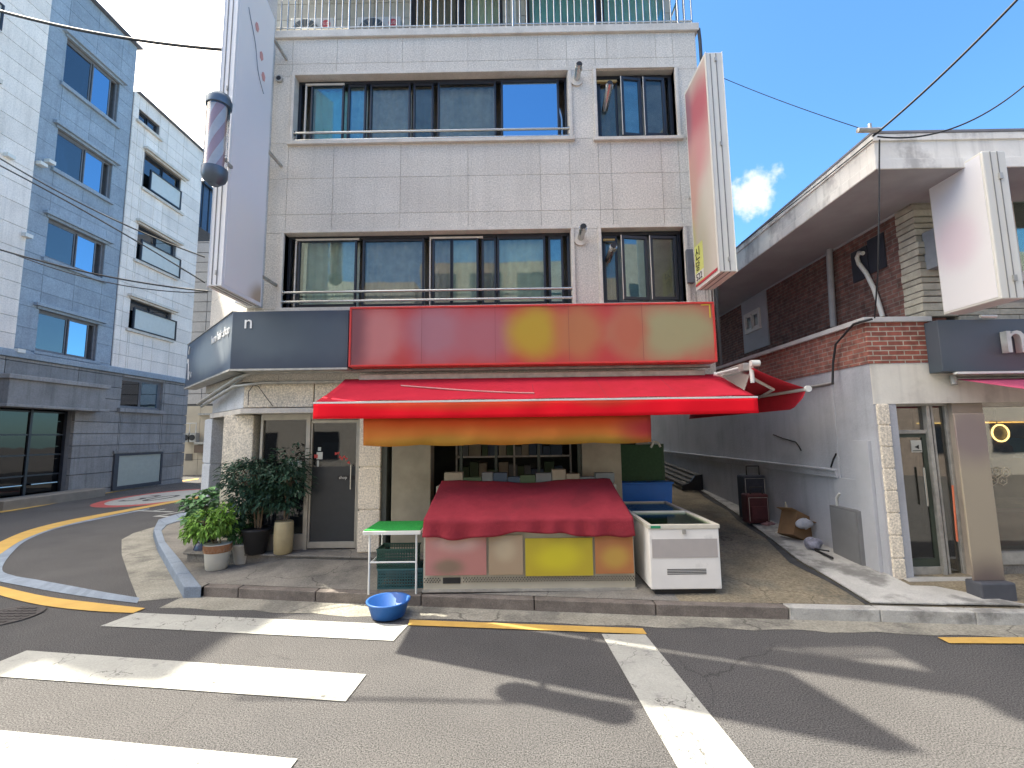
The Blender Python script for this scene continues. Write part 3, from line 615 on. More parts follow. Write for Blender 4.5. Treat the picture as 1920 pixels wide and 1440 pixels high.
# ---- shelves with goods inside
sh = thing('wire_shelf', 'dark shelving rack with packed goods inside the shop behind the red cloth', 'shelf', (-.1, FY+1.2, PZ))
mb = MB(); 
for z in (.9, 1.3, 1.7, 2.1): mb.box(-1.1, 1.0, FY+1.0, FY+1.4, z, z+.03)
for x in (-1.1, -.05, .97): mb.box(x, x+.03, FY+1.0, FY+1.03, PZ, 2.3)
mb.build('rack', galv, sh)
mb = MB(); cols = [mat('goods_%s' % n_, c_, .6) for n_, c_ in (('grey', (.16, .18, .18)), ('green', (.06, .10, .05)), ('blue', (.05, .08, .12)), ('cream', (.3, .27, .2)))]
for z in (.93, 1.33, 1.73):
    x = -1.05
    while x < .85:
        w_ = random.uniform(.1, .25); mb.box(x, x+w_*.92, FY+1.03, FY+1.35, z, z+random.uniform(.14, .3), random.choice((0, 0, 1, 2, 2, 3))); x += w_
o = mb.build('goods', cols, sh); o['kind'] = 'stuff'
# ================================================================== signboards
SY = FY-.45
A = at(437, 583, SY); B = at(435, 692, SY); C = at(655, 575, SY); zt, zb = A.z, B.z
zt = (at(437, 583, SY).z+at(640, 583, SY).z)/2
navy = (.028, .038, .055)
sb = thing('signboard', 'long dark navy signboard that folds round the chamfered corner, thin white lettering', 'signboard', (A.x, SY, zb))
d45 = Vector((-1, 1, 0)).normalized(); far = Vector((A.x, SY, 0))+d45*3.55; 
WS = Wall((far.x, far.y), (A.x-far.x, SY-far.y)); LS = 3.55
m_n = print_mat('navy_print', srgb(56, 66, 84), [(.7, .5, .9, .42, srgb(86, 98, 108)), (1.6, .45, .5, .4, srgb(80, 92, 104))], .35)
o = MB().box(A.x, C.x-.005, SY, SY+.22, zb, zt).build('panel', m_n, sb, bevel=.006)
m_n2 = print_mat('navy_print_side', srgb(66, 78, 94), [(-1.1, .45, .9, .36, srgb(126, 138, 146)), (-.4, .5, .45, .33, srgb(132, 140, 146))], .35)
MB().wbox(WS, 0, LS-.002, zb, zt, -.22, 0).build('panel', m_n2, sb, bevel=.006)
mb = MB(); mb.wbox(WS, 0, LS, zb-.03, zb, -.2, .012); mb.box(A.x, C.x, SY-.012, SY+.2, zb-.03, zb); mb.wbox(WS, 0, LS, zt, zt+.015, -.2, .012); mb.build('edge_trim', galv, sb)
MB().prism([(far.x+.16, far.y+.15), (A.x+.05, SY+.02), (-3.9, FY-.02), (-5.9, FY+1.4)], zb-.01, zb+.01).build('underside', mat('sign_underside', (.20, .2, .18), .7, .2, 6), sb)
ltr = mat('sign_letter', (.75, .77, .78), .4)
text('hum hair shop', .22, WS.p(LS-.12, zt-.32, .008), WS.u, (0, 0, 1), ltr, 'lettering', sb, .004, 'RIGHT', .95)
text('n', .30, (A.x+.18, SY-.008, zt-.27), (1, 0, 0), (0, 0, 1), ltr, 'lettering', sb, .004)
mb = MB(); q = lambda u, v: WS.p(u, zb+v, .01)
mb.tube([q(.22, .68), q(.30, .83)], .009, 6); mb.tube([q(.14, .50), q(.20, .58), q(.28, .45), q(.33, .28), q(.34, .16), q(.40, .13), q(.44, .2), q(.43, .3)], .008, 6); mb.tube([q(.62, .16), q(.63, .27)], .008, 6); mb.build('logo_stroke', ltr, sb)
# red signboard
rA = at(657, 572, SY-.04); rB = at(1338, 573, SY-.04); rz0 = at(1341, 694, SY-.04).z; rz1 = zt+.03
rz0 = zb+.0
rs = thing('signboard', 'long red signboard with soft yellow, white and orange print above the awning', 'signboard', (rA.x, SY-.04, rz0))
yel = srgb(176, 140, 50); red_s = (.45, .05, .06)
bl = [(.42, .45, .42, .5, srgb(190, 120, 118)), (1.35, .5, .5, .5, srgb(165, 112, 122)), (.0, .5, .28, .8, srgb(130, 78, 84)), (2.1, .45, .5, .42, srgb(168, 100, 108)),
      (2.85, .5, .42, .42, srgb(178, 148, 48)), (3.55, .5, .4, .45, srgb(176, 112, 74)), (4.95, .48, .92, .46, srgb(156, 150, 112)), (4.3, .5, .3, .45, srgb(176, 100, 76))]
MB().box(rA.x+.03, rB.x-.03, SY-.05, SY+.2, rz0+.03, rz1-.03).build('panel', print_mat('red_print', srgb(182, 62, 62), bl, .4, soft=.95), rs, origin=None)
mb = MB(); t = .03
mb.box(rA.x, rB.x, SY-.065, SY+.2, rz1-t, rz1); mb.box(rA.x, rB.x, SY-.065, SY+.2, rz0, rz0+t); mb.box(rA.x, rA.x+t, SY-.065, SY+.2, rz0+t, rz1-t); mb.box(rB.x-t, rB.x, SY-.065, SY+.2, rz0+t, rz1-t)
mb.build('sign_frame', mat('red_frame', (.60, .05, .045), .4), rs, bevel=.004)
mb = MB(); q1 = rB.x-.06; mb.box(q1-.14, q1, SY-.056, SY-.052, rz1-.055, rz1-.04); mb.box(q1-.018, q1, SY-.056, SY-.052, rz1-.25, rz1-.055); mb.build('border_line', mat('yellow_line', (.65, .5, .05), .5), rs)
mb = MB()
for k in range(1, 5): xk = rA.x+(rB.x-rA.x)*k/5; mb.box(xk-.002, xk+.002, SY-.092, SY-.089, rz0+.03, rz1-.03)
mb.build('panel_seam', mat('seam_dark', (.22, .05, .05), .6), rs)
# conduits and cables under the signs
mb = MB(); y1 = FY-.06; z1 = at(600, 716, y1).z
mb.tube([at(378, 772-10, 8.9), at(450, 727, FY-.02)+Vector((-.1, 0, .02)), (-4.1, y1, z1), (-2.75, y1, z1)], .028); mb.tube([at(372, 757, 8.9), at(446, 709, 7.3), (-4.2, y1-.1, z1+.16), (3.1, y1-.1, z1+.16)], .035)
tag(mb.build('conduit', galv, origin=(0, FY, z1)), 'pair of pale conduits bent round the corner beneath the navy signboard', 'pipe')
mb = MB(); c = [at(466, 735, FY-.03), at(475, 722, FY-.03), at(484, 724, FY-.03), at(497, 742, FY-.03), at(512, 762, FY-.03)]; mb.tube([at(465, 760, FY-.03)]+c, .006, 6)
tag(mb.build('cable', black_p, origin=(-4, FY, 2.7)), 'thin black cable looping on the stone lintel left of the awning', 'cable')
# ================================================================== vertical signs
def hung_sign(name, label, x0, x1, y0, y1, z0, z1n, z1f, face_x, mface, mside, side_name):
    r = thing(name, label, 'sign', ((x0+x1)/2, y0, z0)); W = Wall((0, 0), (0, 1))
    s = MB(); P = [(x0, y0, z0), (x0, y1, z0), (x0, y1, z1f), (x0, y0, z1n)]; s.extr(P, (x1-x0, 0, 0)); s.build('sign_case', mside, r, bevel=.012)
    s = MB(); e = .004*(1 if face_x > (x0+x1)/2 else -1); P = [(face_x, y0+.04, z0+.04), (face_x, y1-.02, z0+.04), (face_x, y1-.02, z1f-.04), (face_x, y0+.04, z1n-.04)]; s.extr(P, (e, 0, 0)); s.build('sign_face', mface, r)
    s = MB()
    for k in (.28, .62): x = x0+(x1-x0)*k; s.box(x-.006, x+.006, y0-.006, y0, z0+.02, z1n-.02); s.box(x-.006, x+.006, y0, y1, z0-.006, z0)
    s.build('seam', mat('sign_seam', (.2, .2, .2), .6), r)
    for z in (z0+.5, (z0+z1n)/2, z1n-.6): MB().box((x0+x1)/2-.02, (x0+x1)/2+.02, y1, FY+.01, z, z+.04).build('bracket', galv, r)
    for z in (z0+.15, (z0+z1n)/2+.2, z1n-.15): MB().box(x0+(x1-x0)*.52, x0+(x1-x0)*.62, y0-.02, y0, z, z+.06).build('clip', galv, r)
    return r
sxR = at(416, 535, 5.87).x; sxL = at(389, 535, 5.87).x; zbt = at(405, 536, 5.87).z; sfar = atX(490, 575, sxR).y; stf = atX(521, 92, sxR)
msd = mat('sign_side_white', (.80, .80, .80), .5, .04, 2)
fL = print_mat('pale_print', (.90, .87, .84), [(.6, 2.2, .8, 1.6, (.80, .80, .82)), (.6, .6, .8, .8, (.84, .82, .78)), (.9, .05, .3, .25, srgb(190, 170, 145))], .5, ax=(1, 2))
vs1 = hung_sign('vertical_sign', 'tall pale grey signboard jutting out from the left end of the facade', sxL, sxR, 5.87, 6.80, zbt, 9.35, 8.95, sxR, fL, msd, '')
for (dy, z, rot) in ((.45, 8.35, .2), (.60, 8.0, -.2), (.68, 7.72, .4)):
    s = MB(); c = Vector((sxR+.010, 5.87+dy, z)); s.extr([c+Vector((0, .05*math.cos(a+rot), .075*math.sin(a+rot))) for a in (0, 1.2, 2.0, 2.9, 4.1, 5.1)], (.004, 0, 0)); s.build('print_motif', mat('salmon_print', srgb(214, 158, 152), .6), vs1)
s = MB(); s.tube([Vector((sxR+.012, 5.87+.22+.5*t+.05*math.sin(t*6), 8.45-1.0*t**.8)) for t in [i/16 for i in range(17)]], .006, 5); s.build('print_line', mat('grey_line', (.3, .33, .4), .5), vs1)
# right sign
ry0, ry1 = 6.25, 7.08; rxL = at(1349, 510, ry0).x; rxR = at(1382, 508, ry0).x; rzb = at(1366, 509, ry0).z; rzt = at(1339, 98, ry0).z
fR = print_mat('red_cream_print', srgb(196, 190, 178), [(.45, 2.7, .9, .55, srgb(182, 104, 112)), (.6, 2.0, .55, .5, srgb(196, 140, 140)), (.75, 1.5, .28, .9, srgb(186, 148, 136)), (.8, .45, .14, .6, srgb(176, 180, 112)), (.5, .5, .25, .8, srgb(180, 176, 158)), (.8, 2.9, .2, .6, srgb(150, 110, 120))], .5, ax=(1, 2), soft=1.2)
vs2 = hung_sign('vertical_sign', 'tall red and cream signboard jutting out from the right end of the facade', rxL, rxR, ry0, ry1, rzb, rzt, rzt, rxL, fR, mat('sign_side_cream', (.66, .65, .60), .5, .04, 2), '')
xx = rxL-.012; k0 = mat('black_letter', (.02, .02, .02), .5)
s = MB(); s.box(xx+.004, xx+.008, ry1-.34, ry1-.03, rzb+.08, rzb+.68); s.build('print_panel', mat('yellow_print', srgb(200, 205, 120), .5), vs2)
s = MB(); s.box(xx+.001, xx+.006, ry1-.34, ry1-.045, rzb+.10, rzb+.24); s.build('print_panel', white_p, vs2)
s = MB(); s.box(xx+.001, xx+.006, ry0+.04, ry1-.02, rzb+.04, rzb+.075); s.build('print_band', mat('red_band', (.5, .05, .07), .5), vs2)
text('522', .15, (xx-.002, ry1-.06, rzb+.12), (0, -1, 0), (0, 0, 1), k0, 'lettering', vs2, .002)
text('신', .22, (xx+.001, ry1-.05, rzb+.46), (0, -1, 0), (0, 0, 1), k0, 'lettering', vs2, .002)
text('당', .17, (xx+.001, ry1-.06, rzb+.28), (0, -1, 0), (0, 0, 1), k0, 'lettering', vs2, .002)
s = MB(); s.box(rxL+.03, rxL+.05, ry1+.1, ry1+.12, rz1, rzb); 
for k in (.12, .17, .24): s.cyl((rxL+k, ry1-.05, rz1-.02), (rxL+k, ry1-.05, rzb), .01)
s.build('cable', galv, vs2)
s = MB(); mtb = at(1288, 500, FY); s.box(mtb.x-.03, mtb.x+.08, FY-.1, FY, 4.55, 5.12); tag(s.build('meter_box', mat('grey_box', (.14, .15, .17), .5), bevel=.008, origin=(mtb.x, FY, 4.6)), 'narrow grey metal box on the wall beside the red and cream sign', 'meter box')
# barber pole on the left sign
bp = at(407, 250, 5.55); bx, by = bp.x, bp.y; zb_ = at(405, 330, by).z; zt_ = at(407, 180, by).z
b = thing('barber_pole', 'round glass barber pole with dark cap on the edge of the pale sign', 'barber pole', (bx, by, zb_))
MB().lathe((bx, by, zt_-.16), [(.15, 0), (.155, .08), (.13, .15), (.05, .19), (0.001, .2)], 28).build('cap', mat('pole_cap', (.12, .16, .2), .35, metal=.4), b)
MB().lathe((bx, by, zb_), [(.06, -.12), (.13, -.06), (.15, .0), (.15, .09)], 28).build('base', mat('pole_base', (.10, .13, .17), .35, metal=.4), b)
MB().lathe((bx, by, zb_+.09), [(.135, 0), (.135, zt_-zb_-.25)], 28).build('glass_tube', glass('tube_glass', (.92, .92, .92), .12), b)
m = MB(); Hh = zt_-zb_-.25
for k in range(3):
    for c_, off in ((0, 0), (1, .5)):
        a0 = 2*math.pi*(k+off)/3; w_ = math.pi/3
        def fn(u, v): a = a0+w_*u+v*4; return (bx+.10*math.cos(a), by+.10*math.sin(a), zb_+.09+Hh*v)
        m.grid(fn, 6, 24, c_)
m.build('stripes', [mat('stripe_white', (.6, .58, .56), .5), mat('stripe_rose', (.5, .30, .28), .5)], b)
MB().box(bx-.02, bx+.02, by, 5.88, zb_+.3, zb_+.34).build('bracket', galv, b)
# eave at the far upper left of the building
tp = [(-6.1, 9.0), (-5.6, 8.45), (-5.6, 9.6), (-6.1, 9.9)]
MB().prism(tp, 11.0, 11.1).build('eave', mat('blue_eave', (.05, .12, .2), .5), mbd)
# air conditioners on the balcony
acw = mat('ac_white', (.50, .52, .52), .5, .05); 
def ac(px0, lab, logo=True):
    a0 = at(px0, 50, FY+.5); x = a0.x; zl = at(617, 45, FY+.5).z; z_ = zl-.50
    r = thing('air_conditioner', lab, 'air conditioner', (x, FY+.6, 9.3), 'air conditioner outdoor units on the balcony')
    MB().box(x-.42, x+.42, FY+.5, FY+.82, z_, z_+.64).build('casing', acw, r, bevel=.02)
    m = MB(); cx = x-.12; cz = z_+.33
    m.cyl((cx, FY+.5, cz), (cx, FY+.475, cz), .26, .26, 32)
    for k in range(16): a = math.pi*k/8; m.cyl((cx, FY+.47, cz), (cx+.26*math.cos(a), FY+.47, cz+.26*math.sin(a)), .004, n=4, mi=1)
    m.build('fan_grille', [mat('fan_dark', (.06, .08, .1), .6), galv], r)
    m = MB(); m.cyl((x+.27, FY+.5, zl), (x+.27, FY+.492, zl), .08, .08, 24); lg = m.build('logo_disc', mat('logo_red', (.45, .06, .08), .5), r)
    text('LG', .085, (x+.222, FY+.488, zl-.03), (1, 0, 0), (0, 0, 1), white_p, 'logo_letter', r, .002)
    m = MB(); m.box(x-.36, x-.28, FY+.5, FY+.82, 9.3, z_); m.box(x+.28, x+.36, FY+.5, FY+.82, 9.3, z_); m.build('foot', black_p, r)
    return r
ac(585, 'white outdoor air conditioner behind the balcony bars, left of the pair'); ac(710, 'white outdoor air conditioner behind the balcony bars, right of the pair')
# ================================================================== awnings
def awning():
    yb, yf = FY-.22, 6.15
    a, b = at(648, 708, yb), at(1346, 706, yb); c, d = at(590, 748, yf), at(1418, 750, yf)
    zb_, zf = a.z-.03, (c.z+d.z)/2+.01; x0, x1 = (a.x+c.x)/2-.02, (b.x+d.x)/2+.02; v0 = zf-.235
    x0, x1 = c.x, d.x
    r = thing('awning', 'wide red fabric awning with white edge stripe across the shop front', 'awning', ((x0+x1)/2, FY, v0))
    m = MB(); NU = 60
    def fn(u, v): return (x0+.02+(x1-x0-.04)*u, yb+(yf-yb)*v, zb_+(zf-zb_)*v-.02*math.sin(math.pi*v)-.006*math.sin(u*31)*v)
    m.grid(fn, NU, 12); m.build('canopy', red_f, r, solid=.004)
    m = MB()
    for k in range(1, 6):
        xk = x0+(x1-x0)*k/6; m.grid(lambda u, v: (xk+.012*(u-.5), yb+(yf-yb)*v, zb_+(zf-zb_)*v-.02*math.sin(math.pi*v)+.004), 1, 12)
    m.build('seam', mat('red_seam', (.42, .02, .035), .8), r)
    m = MB(); m.grid(lambda u, v: (x0+(x1-x0)*u, yf-.03-(.016*math.sin(u*34+math.sin(u*13))+.010*math.sin(u*71))*v, zf-.02-(zf-.02-v0)*v-.012*math.sin(u*math.pi)*v), 80, 4)
    val = print_mat('valance_print', (.80, .012, .025), [(1.9, .24, 1.4, .13, srgb(206, 78, 48)), (3.9, .24, .6, .12, srgb(198, 66, 48))], .7)
    vo = m.build('valance', val, r, solid=.003); dx_ = x0-wl(r).x; vo.location.x = dx_; vo.data.transform(Matrix.Translation((-dx_, 0, 0)))
    m = MB(); m.box(x0-.01, x1+.01, yf-.035, yf+.015, zf-.035, zf-.008); m.build('front_bar', white_p, r, bevel=.006)
    m = MB(); m.box(x0+.25, x1-.25, yb-.05, FY-.05, zb_-.02, zb_+.07); m.build('cassette', galv, r, bevel=.01)
    for xx_ in (x0+.8, x1-.5):
        m = MB(); el = Vector((xx_+.45, (yb+yf)/2, (zb_+zf)/2-.14)); m.cyl((xx_, yb, zb_-.08), el, .02); m.cyl(el, (xx_, yf+.02, zf-.06), .018); m.build('arm', white_p, r)
    m = MB(); m.tube([(x0+1.0+i*.18, yb+(yf-yb)*(.35+.45*math.sin(i/14*1.57)), zb_+(zf-zb_)*(.35+.45*math.sin(i/14*1.57))+.0) for i in range(12)], .012, 6); m.build('cord', mat('pale_cord', (.6, .3, .28), .6), r)
    return x0, x1, yf, zf, v0
ax0, ax1, ayf, azf, av0 = awning()
# side awning over the alley
r = thing('awning', 'smaller red awning folded out over the alley with pale metal arm', 'awning', (3.6, 6.6, 2.4))
ya, yb = 6.35, 10.6; o1 = atX(1512, 728, 4.05); ya = o1.y; zo = o1.z; mz = at(1412, 690, ya).z; mx_ = at(1412, 690, ya).x
m = MB(); m.grid(lambda u, v: (mx_+(o1.x-mx_)*u, ya+(yb-ya)*v, mz+(zo-mz)*u-.02*math.sin(u*3.14)), 8, 20); m.build('canopy', mat('red_fabric_dark', (.50, .018, .035), .75), r, solid=.004)
m = MB()
def vl(u, v):
    y = ya+(yb-ya)*v; dp = .26*min(1, .45+v*9); return (o1.x-.0-.05*u, y+.02*u, zo-.02-dp*u)
m.grid(vl, 4, 40); m.build('valance', MATS['red_fabric_dark'], r, solid=.003)
m = MB(); m.cyl((o1.x, ya-.02, zo-.01), (o1.x, yb, zo-.01), .03, n=12); m.cyl((o1.x, ya-.05, zo-.01), (o1.x, ya-.01, zo-.01), .045, n=12); m.build('front_bar', white_p, r)
m = MB(); e = Vector(((mx_+o1.x)/2+.1, ya+.35, zo+.02)); m.cyl((mx_+.05, ya+.15, mz-.12), e, .022); m.cyl(e, (o1.x-.03, ya+1.2, zo-.03), .02); m.cyl((mx_+.02, ya+.08, mz-.2), (mx_+.02, ya+.08, mz+.06), .03); m.cyl((mx_-.02, ya+.02, mz+.07), (mx_+.1, ya+.02, mz+.07), .045); m.build('arm', white_p, r)
m = MB(); m.box(XR-.02, mx_+.04, ya+.1, yb, mz-.02, mz+.09); m.build('cassette', galv, r, bevel=.01)
m = MB(); c1, c2, c3, c4 = at(1340, 700, 6.9), at(1412, 683, 6.5), at(1396, 732, 6.4), at(1372, 718, 6.5)
m.poly([c1, c2, c3, c4]); tag(m.build('plastic_sheet', glass('clear_plastic', (.75, .72, .74), .12, .15), origin=c2, solid=.004), 'clear plastic rain sheet hanging between the two red awnings', 'plastic sheet')
m = MB(); m.cyl(at(1345, 700, 6.85), at(1412, 683, 6.5), .015); m.cyl(at(1338, 701, 6.9), at(1356, 704, 6.85), .03); tag(m.build('metal_bar', white_p, origin=at(1375, 690, 6.7)), 'thin white bar holding the plastic sheet at the end of the red signboard', 'bar')
# hanging banner under the awning
bn = MB(); bx0, bx1 = at(682, 800, ayf+.12).x, at(1220, 800, ayf+.12).x; bz1 = av0+.03; bz0 = at(950, 832, ayf+.12).z
bn.grid(lambda u, v: (bx0+(bx1-bx0)*u, ayf+.10+.02*math.sin(u*25+v*2)*v+.008*math.sin(u*63), bz1+(bz0-bz1)*v-.018*v*abs(math.sin(u*math.pi*5))), 60, 4)
bo = tag(bn.build('banner', print_mat('banner_print', srgb(200, 116, 56), [(2, .33, 2.6, .12, srgb(205, 84, 46)), (1.0, .03, 1.0, .10, srgb(172, 128, 56)), (3.2, .0, 1.2, .10, srgb(160, 124, 54)), (3.9, .2, .4, .2, srgb(170, 60, 60))], .7, soft=1.2), origin=(bx0, ayf+.1, bz0), solid=.003), 'orange and yellow cloth banner strung below the awning valance', 'banner')
# ================================================================== goods in front of the shop
# refrigerated display case under a red cloth
cy0, cy1 = 5.98, 7.15; cx0, cx1 = at(793, 1085, cy0).x, at(1192, 1085, cy0).x; gz = pav(0, 6.1)
case = thing('display_case', 'long beige display case under the awning with yellow and pink posters on its front', 'display case', (cx0, cy0, gz))
beige = mat('beige_metal', (.42, .39, .31), .5, .08, 3)
ctop = 1.02
m = MB(); m.box(cx0, cx1, cy0+.02, cy1, gz+.02, ctop); m.box(cx0, cx1, cy1-.25, cy1, ctop, 1.36); m.build('cabinet', beige, case, bevel=.012)
m = MB(); zc = .245
for i in range(int((cx1-cx0)/.035)):
    x = cx0+.02+i*.035
    if cx0+.22 < x < cx0+.5: continue
    for j in range(3): m.cyl((x+(j % 2)*.017, cy0+.022, zc+j*.022+.03), (x+(j % 2)*.017, cy0+.0, zc+j*.022+.03), .006, n=6)
m.box(cx0+.25, cx0+.47, cy0+.01, cy0+.022, zc+.01, zc+.08); m.build('vent', black_p, case)
m = MB(); m.box(cx0-.01, cx1+.01, cy0+.0, cy0+.03, gz+.0, gz+.03); m.build('kick_plate', galv, case)
pm = print_mat('poster_print', srgb(150, 134, 108), [(.45, .62, .55, .2, srgb(176, 118, 112)), (.3, .28, .28, .16, srgb(122, 110, 92)), (1.0, .38, .45, .2, srgb(158, 138, 114)), (1.5, .70, 1.5, .14, srgb(160, 76, 74)), (2.35, .38, .4, .3, srgb(172, 128, 74)), (1.7, .38, .60, .20, srgb(186, 172, 48))], .6, soft=1.3)
posters = [(.03, .80, .36, .88, srgb(172, 118, 112), [(.4, .42, .3, .14, srgb(186, 150, 140)), (.3, .1, .2, .1, srgb(128, 108, 92))]), (.83, 1.26, .36, .84, srgb(160, 140, 116), [(.2, .3, .14, .14, srgb(176, 160, 134))]),
           (1.29, 2.14, .34, .80, srgb(178, 160, 48), [(.42, .22, .3, .16, srgb(196, 184, 44))]), (2.17, 2.68, .36, .86, srgb(170, 112, 70), [(.25, .2, .18, .14, srgb(182, 146, 72))])]
for (a_, b_, z_, z2_, c_, bl_s) in posters:
    if cx0+b_ > cx1: b_ = cx1-cx0-.02
    po = MB().box(cx0+a_, cx0+b_, cy0-.010, cy0-.002, z_, z2_).build('poster', print_mat('poster_print', c_, bl_s, .5, soft=1.0), case)
    po.location = (a_, 0, z_-gz); po.data.transform(Matrix.Translation((-a_, 0, -(z_-gz))))
# red cloth
rc = mat('red_cloth', (.27, .032, .045), .8, .12, 4, .3, 25, spec=.1, c2=(.21, .028, .038), c2scale=2)
m = MB(); za = at(960, 898, 7.0).z
def cloth(u, v):
    x = cx0-.0+(cx1-cx0)*u; 
    if v < .8: t = v/.8; y = 6.98+(cy0-.02-6.98)*t; z = 1.40+(1.05-1.40)*t
    else: t = (v-.8)/.2; y = cy0-.03-.01*t; z = 1.05-.21*t-.03*math.sin(u*9)*t+.012*math.sin(u*31)*t
    xe = x+(.12-.25*u)*(1-v)*.6
    rg = lambda q: 1-abs(math.sin(q))**.6
    f = .018*rg(3.2*u+6*v-4*u*v)*(1-v)+.016*rg(7*u-5*v+1+2*u*v)*(1-.5*v)+.013*rg(11*u+9*v*(1-u)+2)+.006*math.sin(u*9+v*4)
    return (xe, y-(.02*math.sin(u*46+math.sin(u*9)*2)*(v-.8)*5+.02 if v > .8 else 0), z+f+.012*math.sin(u*math.pi*2.5+1)*(1-v))
m.grid(cloth, 110, 40); tag(m.build('cloth', rc, origin=((cx0+cx1)/2, 6.5, 1.2), solid=.004), 'dark red creased cloth drawn over the shop display under the awning', 'cloth')
# produce and drinks stock behind the cloth
m = MB()
x = cx0+.1
while x < cx1-.2: w_ = random.uniform(.14, .28); m.box(x, x+w_, 7.02, 7.2, 1.37, 1.37+random.uniform(.08, .22), random.randint(0, 3)); x += w_+.01
o = tag(m.build('stock_box', cols, origin=(0, 7.1, 1.37)), 'mixed grey and green cartons lined up behind the red cloth', 'cartons', kind='stuff')
# crates stacked beside the case
def crate(cx, cy, z, m_, lab, w_=.50, d_=.34, h_=.24):
    m = MB(); x0, x1, y0, y1 = cx-w_/2, cx+w_/2, cy-d_/2, cy+d_/2; m.box(x0, x1, y0, y1, z, z+.01)
    for zz in [z+.012+i*.038 for i in range(int(h_/.038))]+[z+h_-.02]:
        for (a, b, c, d) in ((x0, x1, y0, y0+.008), (x0, x1, y1-.008, y1), (x0, x0+.008, y0, y1), (x1-.008, x1, y0, y1)): m.box(a, b, c, d, zz, zz+.012)
    n = int(w_/.035)
    for i in range(n+1):
        x = x0+(w_-.01)*i/n
        for yy in (y0+.001, y1-.009): m.box(x, x+.009, yy-.001, yy+.009, z+.01, z+h_)
    for i in range(1, 9):
        y = y0+(d_-.01)*i/9
        for xx in (x0, x1-.009): m.box(xx, xx+.009, y, y+.009, z+.01, z+h_)
    m.box(x0-.008, x1+.008, y0-.008, y0+.004, z+h_-.004, z+h_+.014); m.box(x0-.008, x1+.008, y1-.004, y1+.008, z+h_-.004, z+h_+.014)
    m.box(x0-.008, x0+.004, y0+.004, y1-.004, z+h_-.004, z+h_+.014); m.box(x1-.004, x1+.008, y0+.004, y1-.004, z+h_-.004, z+h_+.014)
    return tag(m.build('crate', m_, origin=(cx, cy, z)), lab, 'crate', 'plastic crates under the green table')
teal = mat('teal_plastic', (.045, .13, .14), .5, .1); dteal = mat('dark_green_plastic', (.03, .09, .07), .5, .1)
gq = pav(-1.7, 6.2); X1 = at(735, 1060, 6.15).x
crate(X1+.06, 6.33, gq, teal, 'teal mesh plastic crate at the bottom under the green table')
crate(X1+.04, 6.35, gq+.245, dteal, 'dark green mesh plastic crate stacked on top of the teal one')
crate(X1+.50, 6.35, gq, teal, 'teal mesh plastic crate close to the beige display case', w_=.36)
# green-topped table
tz = at(690, 995, 6.0).z; tx0 = at(681, 990, 5.98).x; tx1 = cx0-.03
t = thing('table', 'low white folding table topped with green artificial turf', 'table', ((tx0+tx1)/2, 6.2, gq))
m = MB(); m.box(tx0, tx1, 5.96, 6.62, tz-.05, tz); m.build('tabletop', white_p, t, bevel=.008)
m = MB(); m.grid(lambda u, v: (tx0+.01+(tx1-tx0-.02)*u, 5.97+.64*v, tz+.008+.004*math.sin(u*70)*math.sin(v*60)), 40, 20); m.build('turf_cover', mat('turf', (.02, .30, .05), .95, .2, 40, .6, 120), t, solid=.006)
for (x, y) in ((tx0+.08, 6.0), (tx1-.06, 6.0), (tx0+.08, 6.56), (tx1-.06, 6.56)): MB().cyl((x, y, pav(x, y)), (x, y, tz-.05), .013).build('leg', white_p, t)
m = MB(); m.cyl((tx0+.08, 6.0, .52), (tx1-.06, 6.0, .52), .011); m.cyl((tx0+.08, 6.0, .50), (tx0+.08, 6.56, .50), .011); m.build('stretcher', white_p, t)
# blue basin on the kerb side
bq = G(730, 1152, .006); bz = bq.z; bq.y -= .2; m = MB(); m.lathe((bq.x, bq.y+.15, bz), [(.16, 0), (.19, .015), (.24, .17), (.255, .175), (.255, .19), (.23, .188), (.185, .03), (.0, .025)], 36); bb = m.build('basin', mat('blue_plastic', (.025, .11, .36), .4, .06), origin=(bq.x, bq.y+.15, bz))
tag(bb, 'blue plastic basin by the kerb in front of the crates', 'basin')
# chest freezer with sliding glass lid
fy0, fy1 = 5.78, 7.75; fx0, fx1 = at(1219, 1050, fy0).x, at(1351, 1050, fy0).x; fz0 = pav(2.2, 6); ftop = at(1285, 985, fy0).z
fr = thing('chest_freezer', 'white glass-topped chest freezer standing at the mouth of the alley', 'freezer', ((fx0+fx1)/2, fy0, fz0))
fw = mat('freezer_white', (.78, .76, .72), .4, .06, 2, c2=(.38, .37, .34), c2scale=2, c2lo=.55, c2hi=.75)
m = MB(); m.box(fx0, fx1, fy0, fy1, fz0+.05, ftop-.03); m.box(fx0, fx0+.06, fy0, fy1, ftop-.03, ftop); 
m = MB(); m.box(fx0, fx1, fy0, fy0+.05, fz0+.05, ftop-.04); m.box(fx0, fx1, fy1-.05, fy1, fz0+.05, ftop-.04); m.box(fx0, fx0+.05, fy0+.05, fy1-.05, fz0+.05, ftop-.04); m.box(fx1-.05, fx1, fy0+.05, fy1-.05, fz0+.05, ftop-.04); m.box(fx0+.05, fx1-.05, fy0+.05, fy1-.05, fz0+.05, fz0+.45)
m.build('body', fw, fr, bevel=.01)
m = MB(); t_ = .045
m.box(fx0-.01, fx1+.01, fy0-.012, fy0+t_, ftop-.04, ftop+.01); m.box(fx0-.01, fx1+.01, fy1-t_, fy1+.01, ftop-.04, ftop+.01); m.box(fx0-.01, fx0+t_, fy0+t_, fy1-t_, ftop-.04, ftop+.01); m.box(fx1-t_, fx1+.01, fy0+t_, fy1-t_, ftop-.04, ftop+.01); m.box(fx0+t_, fx1-t_, (fy0+fy1)/2-.02, (fy0+fy1)/2+.02, ftop-.03, ftop+.015)
m.build('lid_frame', mat('cream_plastic', (.60, .57, .48), .4, .08), fr, bevel=.005)
